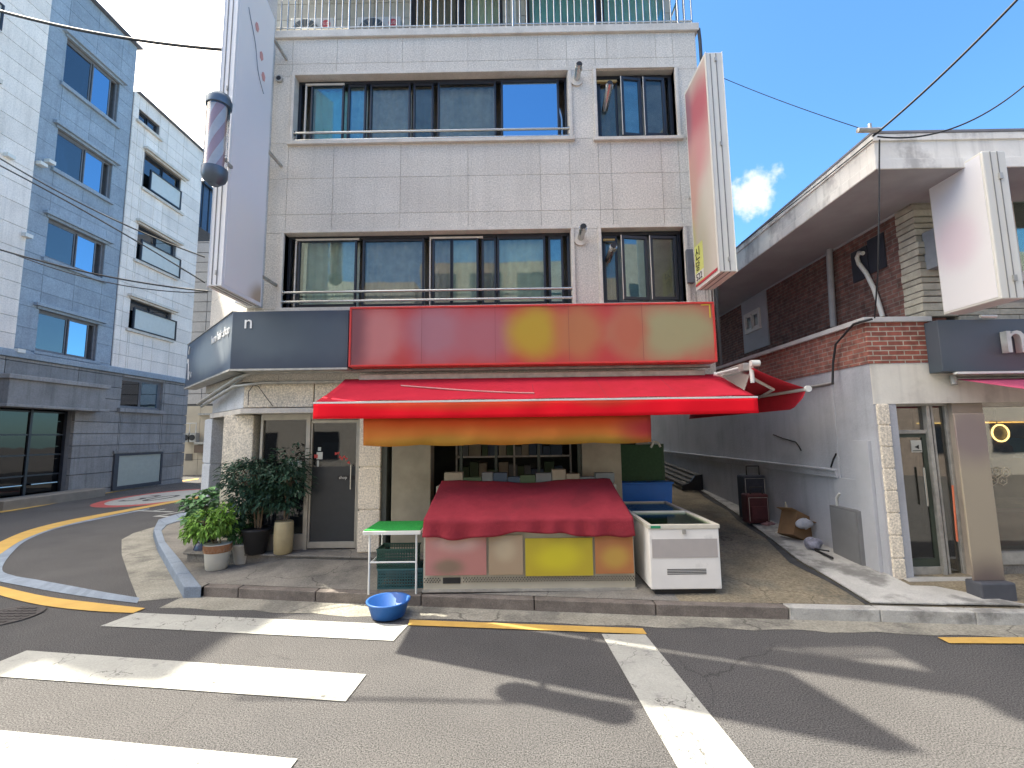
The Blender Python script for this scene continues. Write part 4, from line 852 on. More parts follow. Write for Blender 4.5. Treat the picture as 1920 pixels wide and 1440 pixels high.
MB().box(fx0+t_, fx1-t_, fy0+t_, fy1-t_, ftop-.015, ftop-.008).build('lid_glass', glass('lid_glass', (.85, .90, .84), .16, .08, (.75, .85, .75)), fr)
m = MB(); 
for i in range(60):
    x = random.uniform(fx0+.08, fx1-.25); y = random.uniform(fy0+.1, fy1-.2); z = random.uniform(ftop-.22, ftop-.07); m.box(x, x+random.uniform(.08, .2), y, y+random.uniform(.06, .2), z-.12, z, random.randint(0, 3))
o = m.build('goods', cols, fr); o['kind'] = 'stuff'
m = MB(); zz = at(1280, 1072, fy0).z
for i in range(4): m.box(fx0+.2, fx1-.18, fy0-.004, fy0, zz-.03+i*.018, zz-.022+i*.018)
m.build('vent', black_p, fr)
m = MB(); m.box(fx0+.02, fx0+.14, fy0-.016, fy0-.012, ftop-.03, ftop+.0); m.build('label', mat('green_label', (.02, .25, .12), .5), fr)
m = MB(); m.box((fx0+fx1)/2-.02, (fx0+fx1)/2+.02, fy0-.02, fy0, ftop-.1, ftop-.05); m.build('lock', galv, fr)
m = MB(); m.box(fx0+.06, fx1-.06, fy0+.06, fy1-.06, fz0-.02, fz0+.05); m.build('base', black_p, fr)
MB().box(fx0+.03, fx1-.03, fy0-.006, fy0-.001, fz0+.42, ftop-.16).build('front_panel', mat('grey_sticker', srgb(172, 166, 162), .5, .04), fr)
# green and blue boards behind the freezer
gy = 8.35; a, b = at(1168, 832, gy), at(1247, 906, gy)
g = thing('board', 'green mesh-covered board standing behind the freezer', 'board', ((a.x+b.x)/2, gy, .5))
MB().box(a.x-.1, b.x, gy, gy+.04, b.z-.2, a.z-.02).build('panel', mat('green_board', (.035, .085, .04), .8, .15, 20, .3, 90), g, bevel=.004)
m = MB(); m.box(b.x-.03, b.x+.005, gy-.01, gy+.05, pav(b.x, gy), a.z-.01); m.box(a.x-.1, a.x-.06, gy-.01, gy+.05, pav(a.x, gy), a.z-.01); m.build('leg', mat('green_leg', (.03, .07, .035), .6), g)
m = MB(); m.tube([at(1220, 836, gy)+Vector((0, 0, -.03)), at(1226, 828, gy), at(1234, 830, gy), at(1238, 838, gy)], .022, 8); tag(m.build('glove', white_p, origin=(a.x, gy, a.z)), 'small white rag lying on top of the green board', 'rag')
by_ = 8.05; a, b = at(1160, 905, by_), at(1262, 930, by_)
bl_ = thing('storage_bin', 'bright blue plastic bin behind the white freezer', 'bin', ((a.x+b.x)/2, by_, .5)); bz_ = pav(b.x, by_)
m = MB(); m.hexa([(a.x+.05, by_+.03, bz_), (b.x-.05, by_+.03, bz_), (b.x-.05, by_+.22, bz_), (a.x+.05, by_+.22, bz_), (a.x, by_, a.z-.03), (b.x, by_, a.z-.03), (b.x, by_+.26, a.z-.03), (a.x, by_+.26, a.z-.03)]); m.build('body', mat('bright_blue', (.012, .13, .50), .4, .05), bl_, bevel=.01)
MB().box(a.x-.02, b.x+.02, by_-.02, by_+.28, a.z-.03, a.z).build('rim', MATS['bright_blue'], bl_, bevel=.008)
# dark stand near the corner of the shop
cxx = at(1207, 815, 8.5); m = MB()
for k in range(5): m.box(cxx.x-.12+.06*k, cxx.x-.10+.06*k, 8.5, 8.55, 1.9, 2.35)
m.box(cxx.x-.15, cxx.x+.18, 8.48, 8.57, 1.88, 1.92); m.box(cxx.x-.02, cxx.x+.02, 8.5, 8.56, pav(cxx.x, 8.5)+.02, 1.9); tag(m.build('rack', galv, origin=(cxx.x, 7.2, .2)), 'thin metal rack standing at the right corner of the fruit shop', 'rack')
# ================================================================== alley items
def slat_bench():
    p = SP(1300, 918); x = SX-.02; y1 = atX(1262, 900, x-.3).y
    r = thing('bench', 'long dark slatted bench leaning along the alley wall far behind the freezer', 'bench', (x-.2, p.y, pav(x, p.y)))
    ya_, yb_ = p.y-.2, p.y+4.5
    m = MB(); z0 = pav(x, ya_)
    for k in range(4): m.hexa([Vector((x-.52+k*.14, ya_, z0+.14+.07*k)), Vector((x-.42+k*.14, ya_, z0+.16+.07*k)), Vector((x-.42+k*.14, yb_, z0+.44+.07*k)), Vector((x-.52+k*.14, yb_, z0+.42+.07*k)), Vector((x-.52+k*.14, ya_, z0+.17+.07*k)), Vector((x-.42+k*.14, ya_, z0+.19+.07*k)), Vector((x-.42+k*.14, yb_, z0+.47+.07*k)), Vector((x-.52+k*.14, yb_, z0+.45+.07*k))])
    m.build('slat', mat('dark_wood', (.10, .095, .085), .8, .25, 8), r)
    m = MB(); m.extr([(x-.55, ya_, z0+.02), (x-.02, ya_, z0+.02), (x-.02, ya_, z0+.42), (x-.2, ya_, z0+.40), (x-.36, ya_, z0+.2), (x-.55, ya_, z0+.15)], (0, -.06, 0)); m.build('end_panel', black_p, r)
slat_bench()
# suitcases
def suitcase(p, w_, d_, h_, z, m_, lab, handle=.3):
    r = thing('suitcase', lab, 'suitcase', (p.x, p.y, z)); x0, x1 = p.x-w_/2, p.x+w_/2
    MB().box(x0, x1, p.y, p.y+d_, z+.04, z+h_).build('body', m_, r, bevel=.03)
    MB().box(x0+.05, x1-.05, p.y-.04, p.y+.02, z+.10, z+h_*.62).build('pocket', m_, r, bevel=.02)
    m = MB(); m.tube([(x0+.09, p.y+.05, z+h_), (x0+.09, p.y+.05, z+h_+handle), (x1-.09, p.y+.05, z+h_+handle), (x1-.09, p.y+.05, z+h_)], .013, 6); m.build('handle', black_p, r)
    for s_ in (x0+.05, x1-.05): MB().cyl((s_-.02, p.y+.05, z+.025), (s_+.02, p.y+.05, z+.025), .03, n=12).build('wheel', black_p, r)
    m = MB(); m.tube([(x0+.03, p.y-.003, z+.08), (x0+.03, p.y-.003, z+h_-.06), (x1-.03, p.y-.003, z+h_-.06), (x1-.03, p.y-.003, z+.08)], .006, 5); m.build('zip', galv, r)
    return r
burg = mat('burgundy', (.07, .018, .022), .7, .2, 12, .3, 80); navyc = mat('navy_cloth', (.03, .035, .05), .7, .2, 12, .3, 80)
sp_ = SP(1425, 988); pz = pav(sp_.x, sp_.y)+.02
suitcase(sp_, .40, .24, .56, pz, burg, 'burgundy suitcase standing upright by the grey alley wall', .12)
s2x = Vector((min(sp_.x+.10, SX-.24), sp_.y+.27, 0)); suitcase(s2x, .42, .28, .86, pav(s2x.x, s2x.y)+.02, navyc, 'tall dark suitcase with raised handle behind the burgundy one', .17)
# white weighted stand
q_ = SPW(1478, 1006, .20); m = MB(); m.lathe((q_.x, q_.y, pav(q_.x, q_.y)+.02), [(.19, 0), (.20, .02), (.15, .05), (.05, .07), (.04, .08)], 28)
r = thing('bollard_stand', 'white round-based stand with short pole beside the cardboard box', 'stand', (q_.x, q_.y, q_.z)); m.build('base', white_p, r)
MB().cyl((q_.x, q_.y, q_.z+.07), (q_.x, q_.y, q_.z+.50), .028, .022).cyl((q_.x, q_.y, q_.z+.50), (q_.x, q_.y, q_.z+.55), .015).build('pole', mat('aged_white', (.45, .42, .34), .5, .15, 10), r)
# cardboard box lying open
q_ = SPW(1510, 1020, .27); cb = mat('cardboard', (.20, .12, .06), .85, .15, 5)
r = thing('cardboard_box', 'open brown cardboard box leaning on the wall with bags in it', 'box', (q_.x, q_.y+.1, q_.z))
m = MB(); Q = Matrix.Translation(Vector((q_.x+.02, q_.y+.18, q_.z+.03))) @ Matrix.Rotation(R(-14), 4, 'X') @ Matrix.Rotation(R(22), 4, 'Y') @ Matrix.Rotation(R(20), 4, 'Z')
def hb(m, x0, x1, y0, y1, z0, z1): m.hexa([Q @ Vector(v) for v in ((x0, y0, z0), (x1, y0, z0), (x1, y1, z0), (x0, y1, z0), (x0, y0, z1), (x1, y0, z1), (x1, y1, z1), (x0, y1, z1))])
hb(m, -.2, .2, -.15, -.145, 0, .4); hb(m, -.2, .2, .145, .15, 0, .4); hb(m, -.2, -.195, -.145, .145, 0, .4); hb(m, .195, .2, -.145, .145, 0, .4); hb(m, -.195, .195, -.145, .145, 0, .01); m.build('carton', cb, r)
m = MB(); hb(m, .0, .2, -.30, -.15, .30, .305); hb(m, -.32, -.2, -.15, .15, .395, .4); m.build('flap', mat('cardboard_pale', (.32, .21, .11), .85), r)
def bag(q_, s, m_, lab, z=0, cat='bag'):
    m = MB(); rnd = random.Random(lab)
    ph = [rnd.uniform(0, 6) for _ in range(6)]
    def fn(u, v):
        a = 2*math.pi*u; b_ = math.pi*(v-.5); rr = 1+.10*math.sin(3*a+ph[0])+.08*math.sin(5*a+ph[1]+4*v)+.07*math.sin(9*v+ph[2]+2*a)
        return (q_.x+s[0]*rr*math.cos(b_)*math.cos(a), q_.y+s[1]*rr*math.cos(b_)*math.sin(a), q_.z+z+s[2]*(1+math.sin(b_)*rr*.95))
    m.grid(fn, 36, 22); return tag(m.build('bag', m_, origin=(q_.x, q_.y, q_.z+z)), lab, cat, 'bags dumped by the alley wall')
wb = mat('white_bag', (.36, .38, .42), .35, .12, 14, .5, 20); gb = mat('grey_bag', (.22, .23, .29), .5, .3, 30)
bag(SPW(1526, 1034, .13)+Vector((.0, .0, 0)), (.12, .1, .09), gb, 'grey speckled bag on the ground in front of the cardboard box')
bag(SPW(1510, 1020, .27)+Vector((.08, -.02, 0)), (.12, .08, .08), wb, 'crumpled white plastic bag resting in the cardboard box', .22)
bag(SPW(1452, 990)+Vector((.0, .1, 0)), (.12, .08, .04), mat('pink_bag', (.30, .17, .17), .5, .3, 20), 'small flattened pinkish bag between the suitcase and the white stand')
m = MB(); a = SPW(1530, 1038, .3); b_ = SPW(1562, 1056, .1); m.tube([a+Vector((0, 0, .03)), (a+b_)/2+Vector((0, .02, .04)), b_+Vector((0, 0, .05))], .018, 8); m.tube([a+Vector((0, .12, .03)), b_+Vector((.02, .1, .12))], .012, 6); tag(m.build('folded_umbrella', black_p, origin=a), 'thin black folded umbrella lying by the grey bag', 'umbrella')
# ================================================================== right building
rb = thing('brick_building', 'two-storey brick and grey plaster building with deep pale eaves right of the alley', 'building', (5.5, 6.15, .1))
RFY = 6.15; WRS = Wall((SX, 0), (0, -1)); WRF = Wall((0, RFY), (1, 0))
brk_s = brick('brick_side', 1, (.30, .115, .085), (.19, .08, .065), (.27, .225, .19), mo=.007, dirt=.35); brk_f = brick('brick_front', 0, (.32, .10, .07), (.22, .075, .055), (.42, .37, .30), mo=.008)
zL0 = atX(1639, 680, SX).z; zL1 = atX(1640, 600, SX).z; zB1 = atX(1645, 757, SX).z; lx = at(1745, 640, RFY).x
brk_u = brick('brick_upper', 1, (.20, .092, .075), (.13, .068, .060), (.19, .165, .145), mo=.007, dirt=.4)
# lower storey side wall: plaster then brick band then white cap
m = MB(); m.box(SX, SX+.3, RFY, 30, -.1, zL0); m.build('wall', plaster, rb)
m = MB(); m.box(SX-.012, SX+.3, RFY+.001, 30, zL0, zL1); m.build('wall', brk_s, rb)
m = MB(); m.box(SX-.013, lx, RFY-.02, RFY, zL0+.0, zL1); m.build('wall', brk_f, rb)
m = MB(); m.box(SX-.06, SX+.34, RFY-.06, 30, zL1, zL1+.07); m.box(SX+.34, lx, RFY-.06, RFY+.3, zL1, zL1+.07); m.build('coping', mat('coping', (.50, .50, .49), .7, .12, 4), rb, bevel=.006)
m = MB(); m.box(SX+.001, lx+4, RFY-.01, RFY-.0005, zB1, zL0-.002); m.box(SX+.301, lx+4, RFY, RFY+.3, zB1, zL0-.002); m.build('wall', mat('cream_plaster', (.72, .69, .61), .85, .08, 2, .2, 30, c2=(.62, .59, .52), c2scale=1.5, streak=.15), rb)
# corner: stone pilaster, painted side return and grooves
px0, px1 = at(1646, 900, RFY).x, at(1678, 900, RFY).x
m = MB(); n_ = 8; zz0 = .18
for k in range(n_): a, b_ = zz0+(zB1-zz0)*k/n_, zz0+(zB1-zz0)*(k+1)/n_; m.box(SX+.03, px1, RFY-.03, RFY+.3, a+.010, b_-.010)
m.box(SX+.04, px1-.01, RFY-.02, RFY+.3, zz0-.1, zB1); m.build('pilaster', granite_b, rb, bevel=.008)
m = MB(); zr = atX(1615, 826, SX).z; y_a, y_b = atX(1640, 900, SX).y, atX(1611, 900, SX).y
m.box(SX-.05, SX, y_a-.0, y_b, .0, zr); zp1 = atX(1590, 897, SX).z; yq0, yq1 = atX(1617, 920, SX).y, atX(1567, 920, SX).y; m.box(SX-.02, SX, yq0+.02, yq1, .05, zp1); 
yc = atX(1565, 800, SX).y; m.box(SX-.012, SX, y_b+.35, yc, .0, zL0-.02); m.build('plaster_patch', mat('pale_plaster', (.43, .445, .475), .85, .08, 2, .3, 30), rb, bevel=.01)
m = MB(); zl_ = atX(1580, 884, SX).z; m.box(SX-.05, SX, yc, 30, zl_-.10, zl_); m.box(SX-.08, SX, yc, 30, zl_, zl_+.03); m.build('wall_ledge', plaster, rb, bevel=.006)
m = MB(); m.box(SX-.10, SX, atX(1625, 1000, SX).y, atX(1572, 1000, SX).y, .25, 1.0); m.box(SX-.11, SX-.10, atX(1625, 1000, SX).y+.03, atX(1572, 1000, SX).y-.03, .28, .97, 1); tag(m.build('meter_box', [mat('box_grey', (.17, .175, .18), .6, .06, 2), mat('box_door', (.19, .195, .2), .6, .08, 3)], bevel=.008, origin=(SX-.05, 7, .3)), 'plain grey utility box on the alley wall beside the shop corner', 'utility box')
m = MB(); c_ = [atX(1574, 925, SX-.03), atX(1568, 933, SX-.04), atX(1570, 950, SX-.03), atX(1568, 975, SX-.03)]; m.tube(c_, .018, 6); m.build('tap_pipe', white_p, rb)
m = MB(); m.tube([atX(x, y, SX-.01) for x, y in ((1450, 815), (1468, 822), (1492, 829), (1499, 838), (1502, 845))], .01, 5); m.tube([atX(x, y, SX-.01) for x, y in ((1568, 850), (1562, 862), (1558, 876))], .012, 5); m.build('wall_crack', black_p, rb)
m = MB(); m.tube([atX(1512, 727, SX-.02), atX(1562, 718, SX-.02)], .02, 6); m.build('conduit', galv, rb)
# upper storey, set back from the ledge
UX = at(1712, 420, RFY).x; zbt_ = atX(1712, 385, UX).z; ze0 = 5.22
m = MB(); m.box(UX, UX+.3, RFY, 30, zL1, zbt_); m.build('wall', brk_u, rb)
fxl, fyl = 4.42, at(1643, 319, 5.27).y; ez0, ez1 = atX(1643, 319, fxl).z, atX(1640, 250, fxl).z
m = MB(); m.box(UX-.02, UX+.3, RFY, 30, zbt_, ez0+.25); m.box(UX, 14, RFY, 30, ez0+.25, ez0+.3); m.build('wall', plaster, rb)
ypos = lambda px, py, X=None: atX(px, py, X if X is not None else UX-.01)
# plaster column with small window on the side wall
c0_, c1_ = ypos(1440, 600).y, ypos(1393, 600).y; m = MB(); m.box(UX-.03, UX, c0_, c1_, ypos(1420, 655).z, zbt_); m.build('plaster_patch', MATS['pale_plaster'], rb)
WUS = Wall((UX-.04, 0), (0, -1)); wy0, wy1 = ypos(1429, 600).y, ypos(1399, 600).y; wz0, wz1 = ypos(1414, 622).z, ypos(1414, 583).z
window(rb, WUS, -wy1, -wy0, wz0, wz1, [(-wy1+.10, -(wy0+wy1)/2-.06, gl_dark, cur_d, 0), (-(wy0+wy1)/2+.06, -wy0-.10, gl_dark, cur_d, 0)], depth=.0, fr=white_p, t=.06)
# boarded dark opening and curved hose
d0, d1 = ypos(1662, 490).y, ypos(1597, 490).y; m = MB(); m.box(UX-.02, UX, d0, (d0+d1)/2-.02, ypos(1640, 510).z, ypos(1630, 450).z); m.box(UX-.02, UX, (d0+d1)/2+.0, d1, ypos(1610, 527).z, ypos(1610, 468).z); m.build('shutter', mat('dark_shutter', (.03, .033, .045), .6, .1, 6), rb)
m = MB(); m.tube([ypos(x, y, UX-.06) for x, y in ((1618, 475), (1611, 474), (1607, 483), (1610, 494), (1624, 512), (1638, 540), (1648, 570), (1655, 594))], .033, 10); m.build('hose', white_p, rb)
m = MB(); m.tube([ypos(1553, 430, UX-.08), ypos(1556, 500, UX-.08), ypos(1563, 613, UX-.08)], .05, 12); m.box(UX-.2, UX, ypos(1553, 425).y-.15, ypos(1553, 425).y+.12, ypos(1553, 425).z-.05, ypos(1553, 425).z+.08); m.build('drainpipe', mat('pipe_grey', (.33, .34, .36), .6, .1, 6), rb)
# stone-clad front pier and band
m = MB(); pa, pb = UX-.04, at(1772, 450, RFY).x; z = zL1+.06
while z < ez0+.1: h_ = random.uniform(.075, .12); m.box(pa+random.uniform(0, .02), pb, RFY-.08+random.uniform(0, .04), RFY+.25, z+.006, z+h_-.006); z += h_
m.box(pa+.02, pb, RFY-.02, RFY+.2, zL1+.06, ez0+.1, 1)
stone_s = mat('ledge_stone', (.40, .375, .31), .9, .22, 5, .9, 14, island=.15); m.build('stone_pier', [stone_s, joint], rb, bevel=.008)
m = MB(); zs0, zs1 = at(1800, 598, RFY).z, at(1850, 566, RFY).z; x = pb
for row in range(3):
    x = pb+.001
    while x < 11: w_ = random.uniform(.3, .7); m.box(x+.004, x+w_-.004, RFY-.07+random.uniform(0, .03), RFY+.2, zs0-.05+row*.085+.004, zs0-.05+(row+1)*.085-.004); x += w_
m.box(pb, 11, RFY-.0, RFY+.2, zs0-.6, ez0+.05, 1); m.build('stone_band', [stone_s, mat('front_stucco', (.30, .27, .24), .85, .15, 5)], rb, bevel=.006)
# upper front window at the right edge
wxa = at(1884, 400, RFY-.05).x; WB2 = Wall((0, RFY-.02), (1, 0)); window(rb, WB2, wxa, wxa+1.9, at(1890, 530, RFY).z, at(1890, 318, RFY).z, [(wxa+.12, wxa+.85, gl_green, cur_g, 0), (wxa+.98, wxa+1.8, gl_green, cur_g, 0)], depth=.02, fr=trim, t=.09)
# eaves
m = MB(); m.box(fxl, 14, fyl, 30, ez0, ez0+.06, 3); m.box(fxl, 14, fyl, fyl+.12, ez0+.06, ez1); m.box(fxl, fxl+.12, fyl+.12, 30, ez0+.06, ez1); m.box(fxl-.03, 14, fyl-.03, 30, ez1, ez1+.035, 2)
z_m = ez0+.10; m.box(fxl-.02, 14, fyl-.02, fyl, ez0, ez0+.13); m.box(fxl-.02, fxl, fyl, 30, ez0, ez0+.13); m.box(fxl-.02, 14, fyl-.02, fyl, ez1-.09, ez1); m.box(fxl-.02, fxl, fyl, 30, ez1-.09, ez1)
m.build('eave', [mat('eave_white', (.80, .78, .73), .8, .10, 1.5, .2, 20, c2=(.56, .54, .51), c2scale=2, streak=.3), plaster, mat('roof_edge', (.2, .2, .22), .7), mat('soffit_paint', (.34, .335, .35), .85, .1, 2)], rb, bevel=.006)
MB().box(fxl+.1, 14, fyl+.1, 30, ez1-.05, ez1+.02).build('roof', plaster, rb)
m = MB(); c_ = at(1632, 247, 5.15); m.cyl(c_+Vector((-.15, 0, .02)), c_+Vector((.12, 0, .02)), .03); m.cyl(c_+Vector((0, 0, 0)), c_+Vector((.0, 0, .1)), .02); m.build('wire_anchor', galv, rb)
# shop door and display window of the right building
GYf = RFY+.12; WG = Wall((0, GYf), (1, 0)); X_ = lambda px: at(px, 900, GYf).x; zsill = .22
ddx0, ddx1 = X_(1682), X_(1745)
m = MB(); m.wbox(WG, px1-.02, X_(1790), zB1-.03, zB1+.02, -.1, .02); m.wbox(WG, ddx0-.0, ddx0+.03, zsill, zB1-.03, -.06, .02); m.wbox(WG, ddx1, ddx1+.05, zsill, zB1-.03, -.08, .05); m.wbox(WG, X_(1756), X_(1756)+.03, zsill, zB1-.03, -.06, .03); m.wbox(WG, X_(1790)-.04, X_(1790), zsill, zB1-.03, -.06, .02); m.wbox(WG, ddx0, ddx1, 2.05, 2.10, -.06, .02); m.wbox(WG, ddx0, ddx1, zsill, zsill+.1, -.06, .02)
m.build('door_frame', galv, rb, bevel=.004)
dd = MB(); dd.wbox(WG, ddx0+.03, ddx0+.06, zsill+.1, 2.05, -.04, .0); dd.wbox(WG, ddx1-.05, ddx1, zsill+.1, 2.05, -.04, .0); dd.wbox(WG, ddx0+.06, ddx1-.05, 2.0, 2.05, -.04, 0); dd.wbox(WG, ddx0+.06, ddx1-.05, zsill+.1, zsill+.2, -.04, 0)
dd = dd.build('door', MATS['green_metal'], rb)
gl_b = glass('pane_right', (.40, .42, .38), .12)
MB().wbox(WG, ddx0+.06, ddx1-.05, zsill+.2, 2.0, -.025, -.015).build('pane', gl_b, dd); MB().wbox(WG, ddx0+.03, ddx1, 2.10, zB1-.03, -.025, -.015).build('pane', gl_b, dd); MB().wbox(WG, X_(1756)+.03, X_(1790)-.04, zsill, zB1-.03, -.025, -.015).build('pane', gl_b, dd)
MB().cyl(WG.p(ddx1-.12, 1.1, .05), WG.p(ddx1-.12, 1.6, .05), .014).build('handle', steel, dd)
ns_ = MB().wbox(WG, ddx1-.20, ddx1-.06, 1.80, 1.96, -.014, -.010).build('notice', wh, dd)
m = MB(); m.add([WG.p(ddx1-.16, 1.87, -.008), WG.p(ddx1-.10, 1.90, -.008), WG.p(ddx1-.10, 1.84, -.008)], [(0, 1, 2)]); m.wbox(WG, ddx1-.19, ddx1-.07, 1.815, 1.825, -.01, -.007); m.build('arrow_mark', k0, dd)
m = MB(); m.box(ddx0-.1, ddx0+.5, GYf+.6, GYf+.65, .2, 1.25, 0); m.box(ddx0+.0, ddx0+.2, GYf+1.2, GYf+1.25, .2, 2.3, 1); m.box(SX+.31, 12, GYf+2.6, GYf+2.7, -.1, 2.6, 2); m.box(SX+.301, SX+.34, GYf+.01, GYf+2.6, -.1, 2.6, 2); m.box(SX+.301, 12, GYf+.2, GYf+2.7, zB1+.05, zB1+.1, 2)
m.build('shop_interior', [mat('terracotta_board', (.25, .09, .06), .8), cur_b, mat('interior_dim', (.10, .10, .085), .9, .2, 3)], rb)
# step with pebbled edge
m = MB(); m.box(px1-.05, X_(1800), RFY-.12, GYf, .10, zsill); m.build('door_step', strip_m, rb, bevel=.01)
m = MB(); xx0 = at(1672, 1083, RFY-.2).x; 
for k in range(4): m.cyl((xx0+k*.225+.02, RFY-.17, .14), (xx0+(k+1)*.225-.01, RFY-.17, .14), .048, n=14)
m.build('edging_stone', mat('pebble', (.48, .43, .30), .8, .15, 6), rb, bevel=.02)
# display window
w0 = X_(1848); m = MB(); m.wbox(WG, X_(1790), w0, -.1, zB1, -.1, .08); m.build('wall', mat('tan_pillar', (.34, .29, .24), .7, .06), rb)
m = MB(); m.wbox(WG, w0, 11, zB1-.05, zB1-.0, -.08, .06); m.wbox(WG, w0, 11, .35, .50, -.08, .06, 1); m.wbox(WG, w0, 11, -.1, .35, -.1, .04, 2); fr_ = m.build('shop_window', [trim, galv, pave_m], rb)
MB().wbox(WG, w0, 11, .5, zB1-.05, -.03, -.02).build('pane', glass('pane_display', (.62, .6, .52), .13), fr_)
m = MB(); m.box(w0, 11, GYf+1.0, GYf+1.05, .5, 2.5, 0); m.box(w0, 11, GYf+.3, GYf+.6, .5, .95, 1); m.box(w0+.1, 11, GYf+.35, GYf+.5, 1.05, 1.12, 0)
m.build('window_display', [mat('ochre_wall', (.14, .115, .06), .8, .4, 6), mat('rust_cloth', (.22, .06, .035), .8, .3, 5)], rb)
m = MB(); m.box(w0+.02, 11, GYf+.97, GYf+.985, 2.19, 2.21); cR = at(1876, 812, GYf+.2)
m.build('light_strip', mat('warm_strip', (.9, .6, .2), .5, emit=(1, .6, .18, 1.6)), rb)
rl_ = thing('ring_lamp', 'small round lamp glowing warm in the display window right of the beige banner', 'lamp', (cR.x, GYf+.2, cR.z-.13))
m = MB(); P_ = [Vector((cR.x+.115*math.cos(t_), GYf+.2, cR.z+.115*math.sin(t_))) for t_ in [2*math.pi*i/32 for i in range(33)]]; m.tube(P_, .011, 8); m.build('glow_ring', mat('warm_ring', (1, .8, .4), .5, emit=(1, .72, .32, 3.2)), rl_)
m = MB(); m.cyl((cR.x, GYf+.22, cR.z), (cR.x, GYf+.24, cR.z), .10, n=28); m.cyl((cR.x, GYf+.23, cR.z+.11), (cR.x, GYf+.23, zB1), .006); m.build('disc', mat('lamp_disc', (.25, .24, .15), .4), rl_)
m = MB()
for (hx, hz) in ((1866, 885), (1886, 885), (1862, 901), (1880, 901)):
    c_ = at(hx, hz, GYf-.03); P_ = [c_+Vector((.062*math.cos(t_), 0, .062*math.sin(t_))) for t_ in [math.pi/6+math.pi*i/3 for i in range(7)]]; m.tube(P_, .005, 5); m.tube([c_+Vector((-.025, 0, -.02)), c_+Vector((0, 0, .02)), c_+Vector((.028, 0, -.015))], .005, 5)
m.build('decal', mat('decal_cream', (.5, .45, .35), .6), fr_)
c_ = at(1876, 845, GYf+.25); tag(MB().lathe((c_.x, c_.y, c_.z-.14), [(.01, 0), (.09, .02), (.13, .1), (.12, .2), (.05, .27), (.01, .28)], 16).build('wreath', mat('wreath', (.09, .05, .045), .9, .9, 30), origin=c_), 'dark red and grey dried wreath inside the display window under the ring lamp', 'wreath')
c_ = at(1915, 850, GYf+.45); m = MB(); m.grid(lambda u, v: (c_.x+.42*v*math.cos(math.pi*u), c_.y+.1*math.sin(math.pi*u), c_.z-.06+.28*v*math.sin(math.pi*u)), 16, 6); tag(m.build('parasol', mat('sky_blue_cloth', (.10, .25, .50), .7), origin=c_, solid=.01), 'pale blue dome-shaped parasol inside the display window', 'parasol')
# black signboard with pale letters, tube lamp, awning
bsy = RFY-.22; a = at(1757, 600, bsy); b_ = at(1762, 697, bsy); bs = thing('signboard', 'charcoal signboard with raised white letters over the right-hand shop', 'signboard', (a.x, bsy, b_.z))
MB().box(a.x, 11, bsy, RFY-.02, b_.z, a.z).build('panel', print_mat('charcoal_print', srgb(64, 74, 82), [(.9, .4, 1.2, .4, srgb(86, 92, 102)), (1.3, .12, .8, .2, srgb(88, 76, 84))], .5), bs, bevel=.006)
text('ne', .62, (at(1868, 630, bsy).x, bsy-.05, at(1870, 660, bsy).z-.02), (1, 0, 0), (0, 0, 1), mat('letter_white', (.62, .62, .58), .4), 'lettering', bs, .04)
m = MB(); m.box(a.x+.15, 11, bsy-.03, bsy+.03, b_.z-.035, b_.z-.006); m.build('edge_strip', mat('strip_white', (.7, .7, .66), .4), bs); m = MB(); m.cyl(at(1838, 593, bsy-.05), at(1868, 593, bsy-.05), .02); m.build('spotlight', white_p, bs)
m = MB(); y0_, y1_ = RFY-.05, 5.0; a2 = at(1782, 708, y0_); r = thing('awning', 'faded pink awning just entering the picture over the display window', 'awning', (a2.x, y0_, a2.z))
zf2 = at(1920, 738, y1_).z; m.grid(lambda u, v: (a2.x+.05+.1*v+5*u, y0_+(y1_-y0_)*v, a2.z-.02+(zf2-a2.z)*v), 20, 8); m.build('canopy', mat('pink_fabric', (.55, .09, .17), .8, .08), r, solid=.005)
m = MB(); m.cyl((a2.x+.02, y0_, a2.z-.02), (12, y0_, a2.z-.02), .03); m.cyl((a2.x, y0_-.04, a2.z-.10), (a2.x+.02, y0_-.02, a2.z+.02), .035); m.build('roller', galv, r)
# white vertical sign on the right building
vx1 = at(1735, 330, 4.9).x; f0, f1 = at(1768, 582, 5.0), None
yN = 5.0; cNb = at(1908, 550, yN); cNt = at(1850, 283, yN)
vx = at(1880, 500, yN).x
vs3 = thing('vertical_sign', 'pale lavender box sign sticking out over the charcoal signboard', 'sign', (vx, yN, 3.6))
pts_t = [at(1735, 345, RFY-.1), at(1768, 582, RFY-.1)]; fx_ = (pts_t[0].x+pts_t[1].x)/2
nb = at(1878, 560, 5.05); nt_ = at(1845, 283, 5.05)
fX3 = nb.x; zt3 = nt_.z; zb3 = nb.z; far_y = atX(1768, 582, fX3).y
s = MB(); s.box(fX3, fX3+.27, 5.05, min(far_y, RFY-.08), zb3, zt3); s.build('sign_case', mat('sign_side_cream', (.55, .54, .50), .5), vs3, bevel=.012)
s = MB(); s.box(fX3-.006, fX3, 5.08, min(far_y, RFY-.08)-.02, zb3+.03, zt3-.03); fm = s.build('sign_face', print_mat('lavender_print', (.76, .75, .76), [(.5, .8, .28, .35, (.72, .62, .67)), (.5, 1.6, .4, .4, (.70, .72, .78))], .5, ax=(1, 2)), vs3)
s = MB(); 
for k in (.09, .17): s.box(fX3+k-.004, fX3+k+.004, 5.044, 5.05, zb3+.01, zt3-.01)
s.build('seam', MATS['sign_seam'], vs3); s = MB(); s.box(fX3+.15, fX3+.19, 5.03, 5.05, zt3-.35, zt3-.28); s.build('clip', galv, vs3); s = MB(); s.box(fX3+.15, fX3+.19, 5.03, 5.05, zb3+.2, zb3+.27); s.build('clip', galv, vs3)
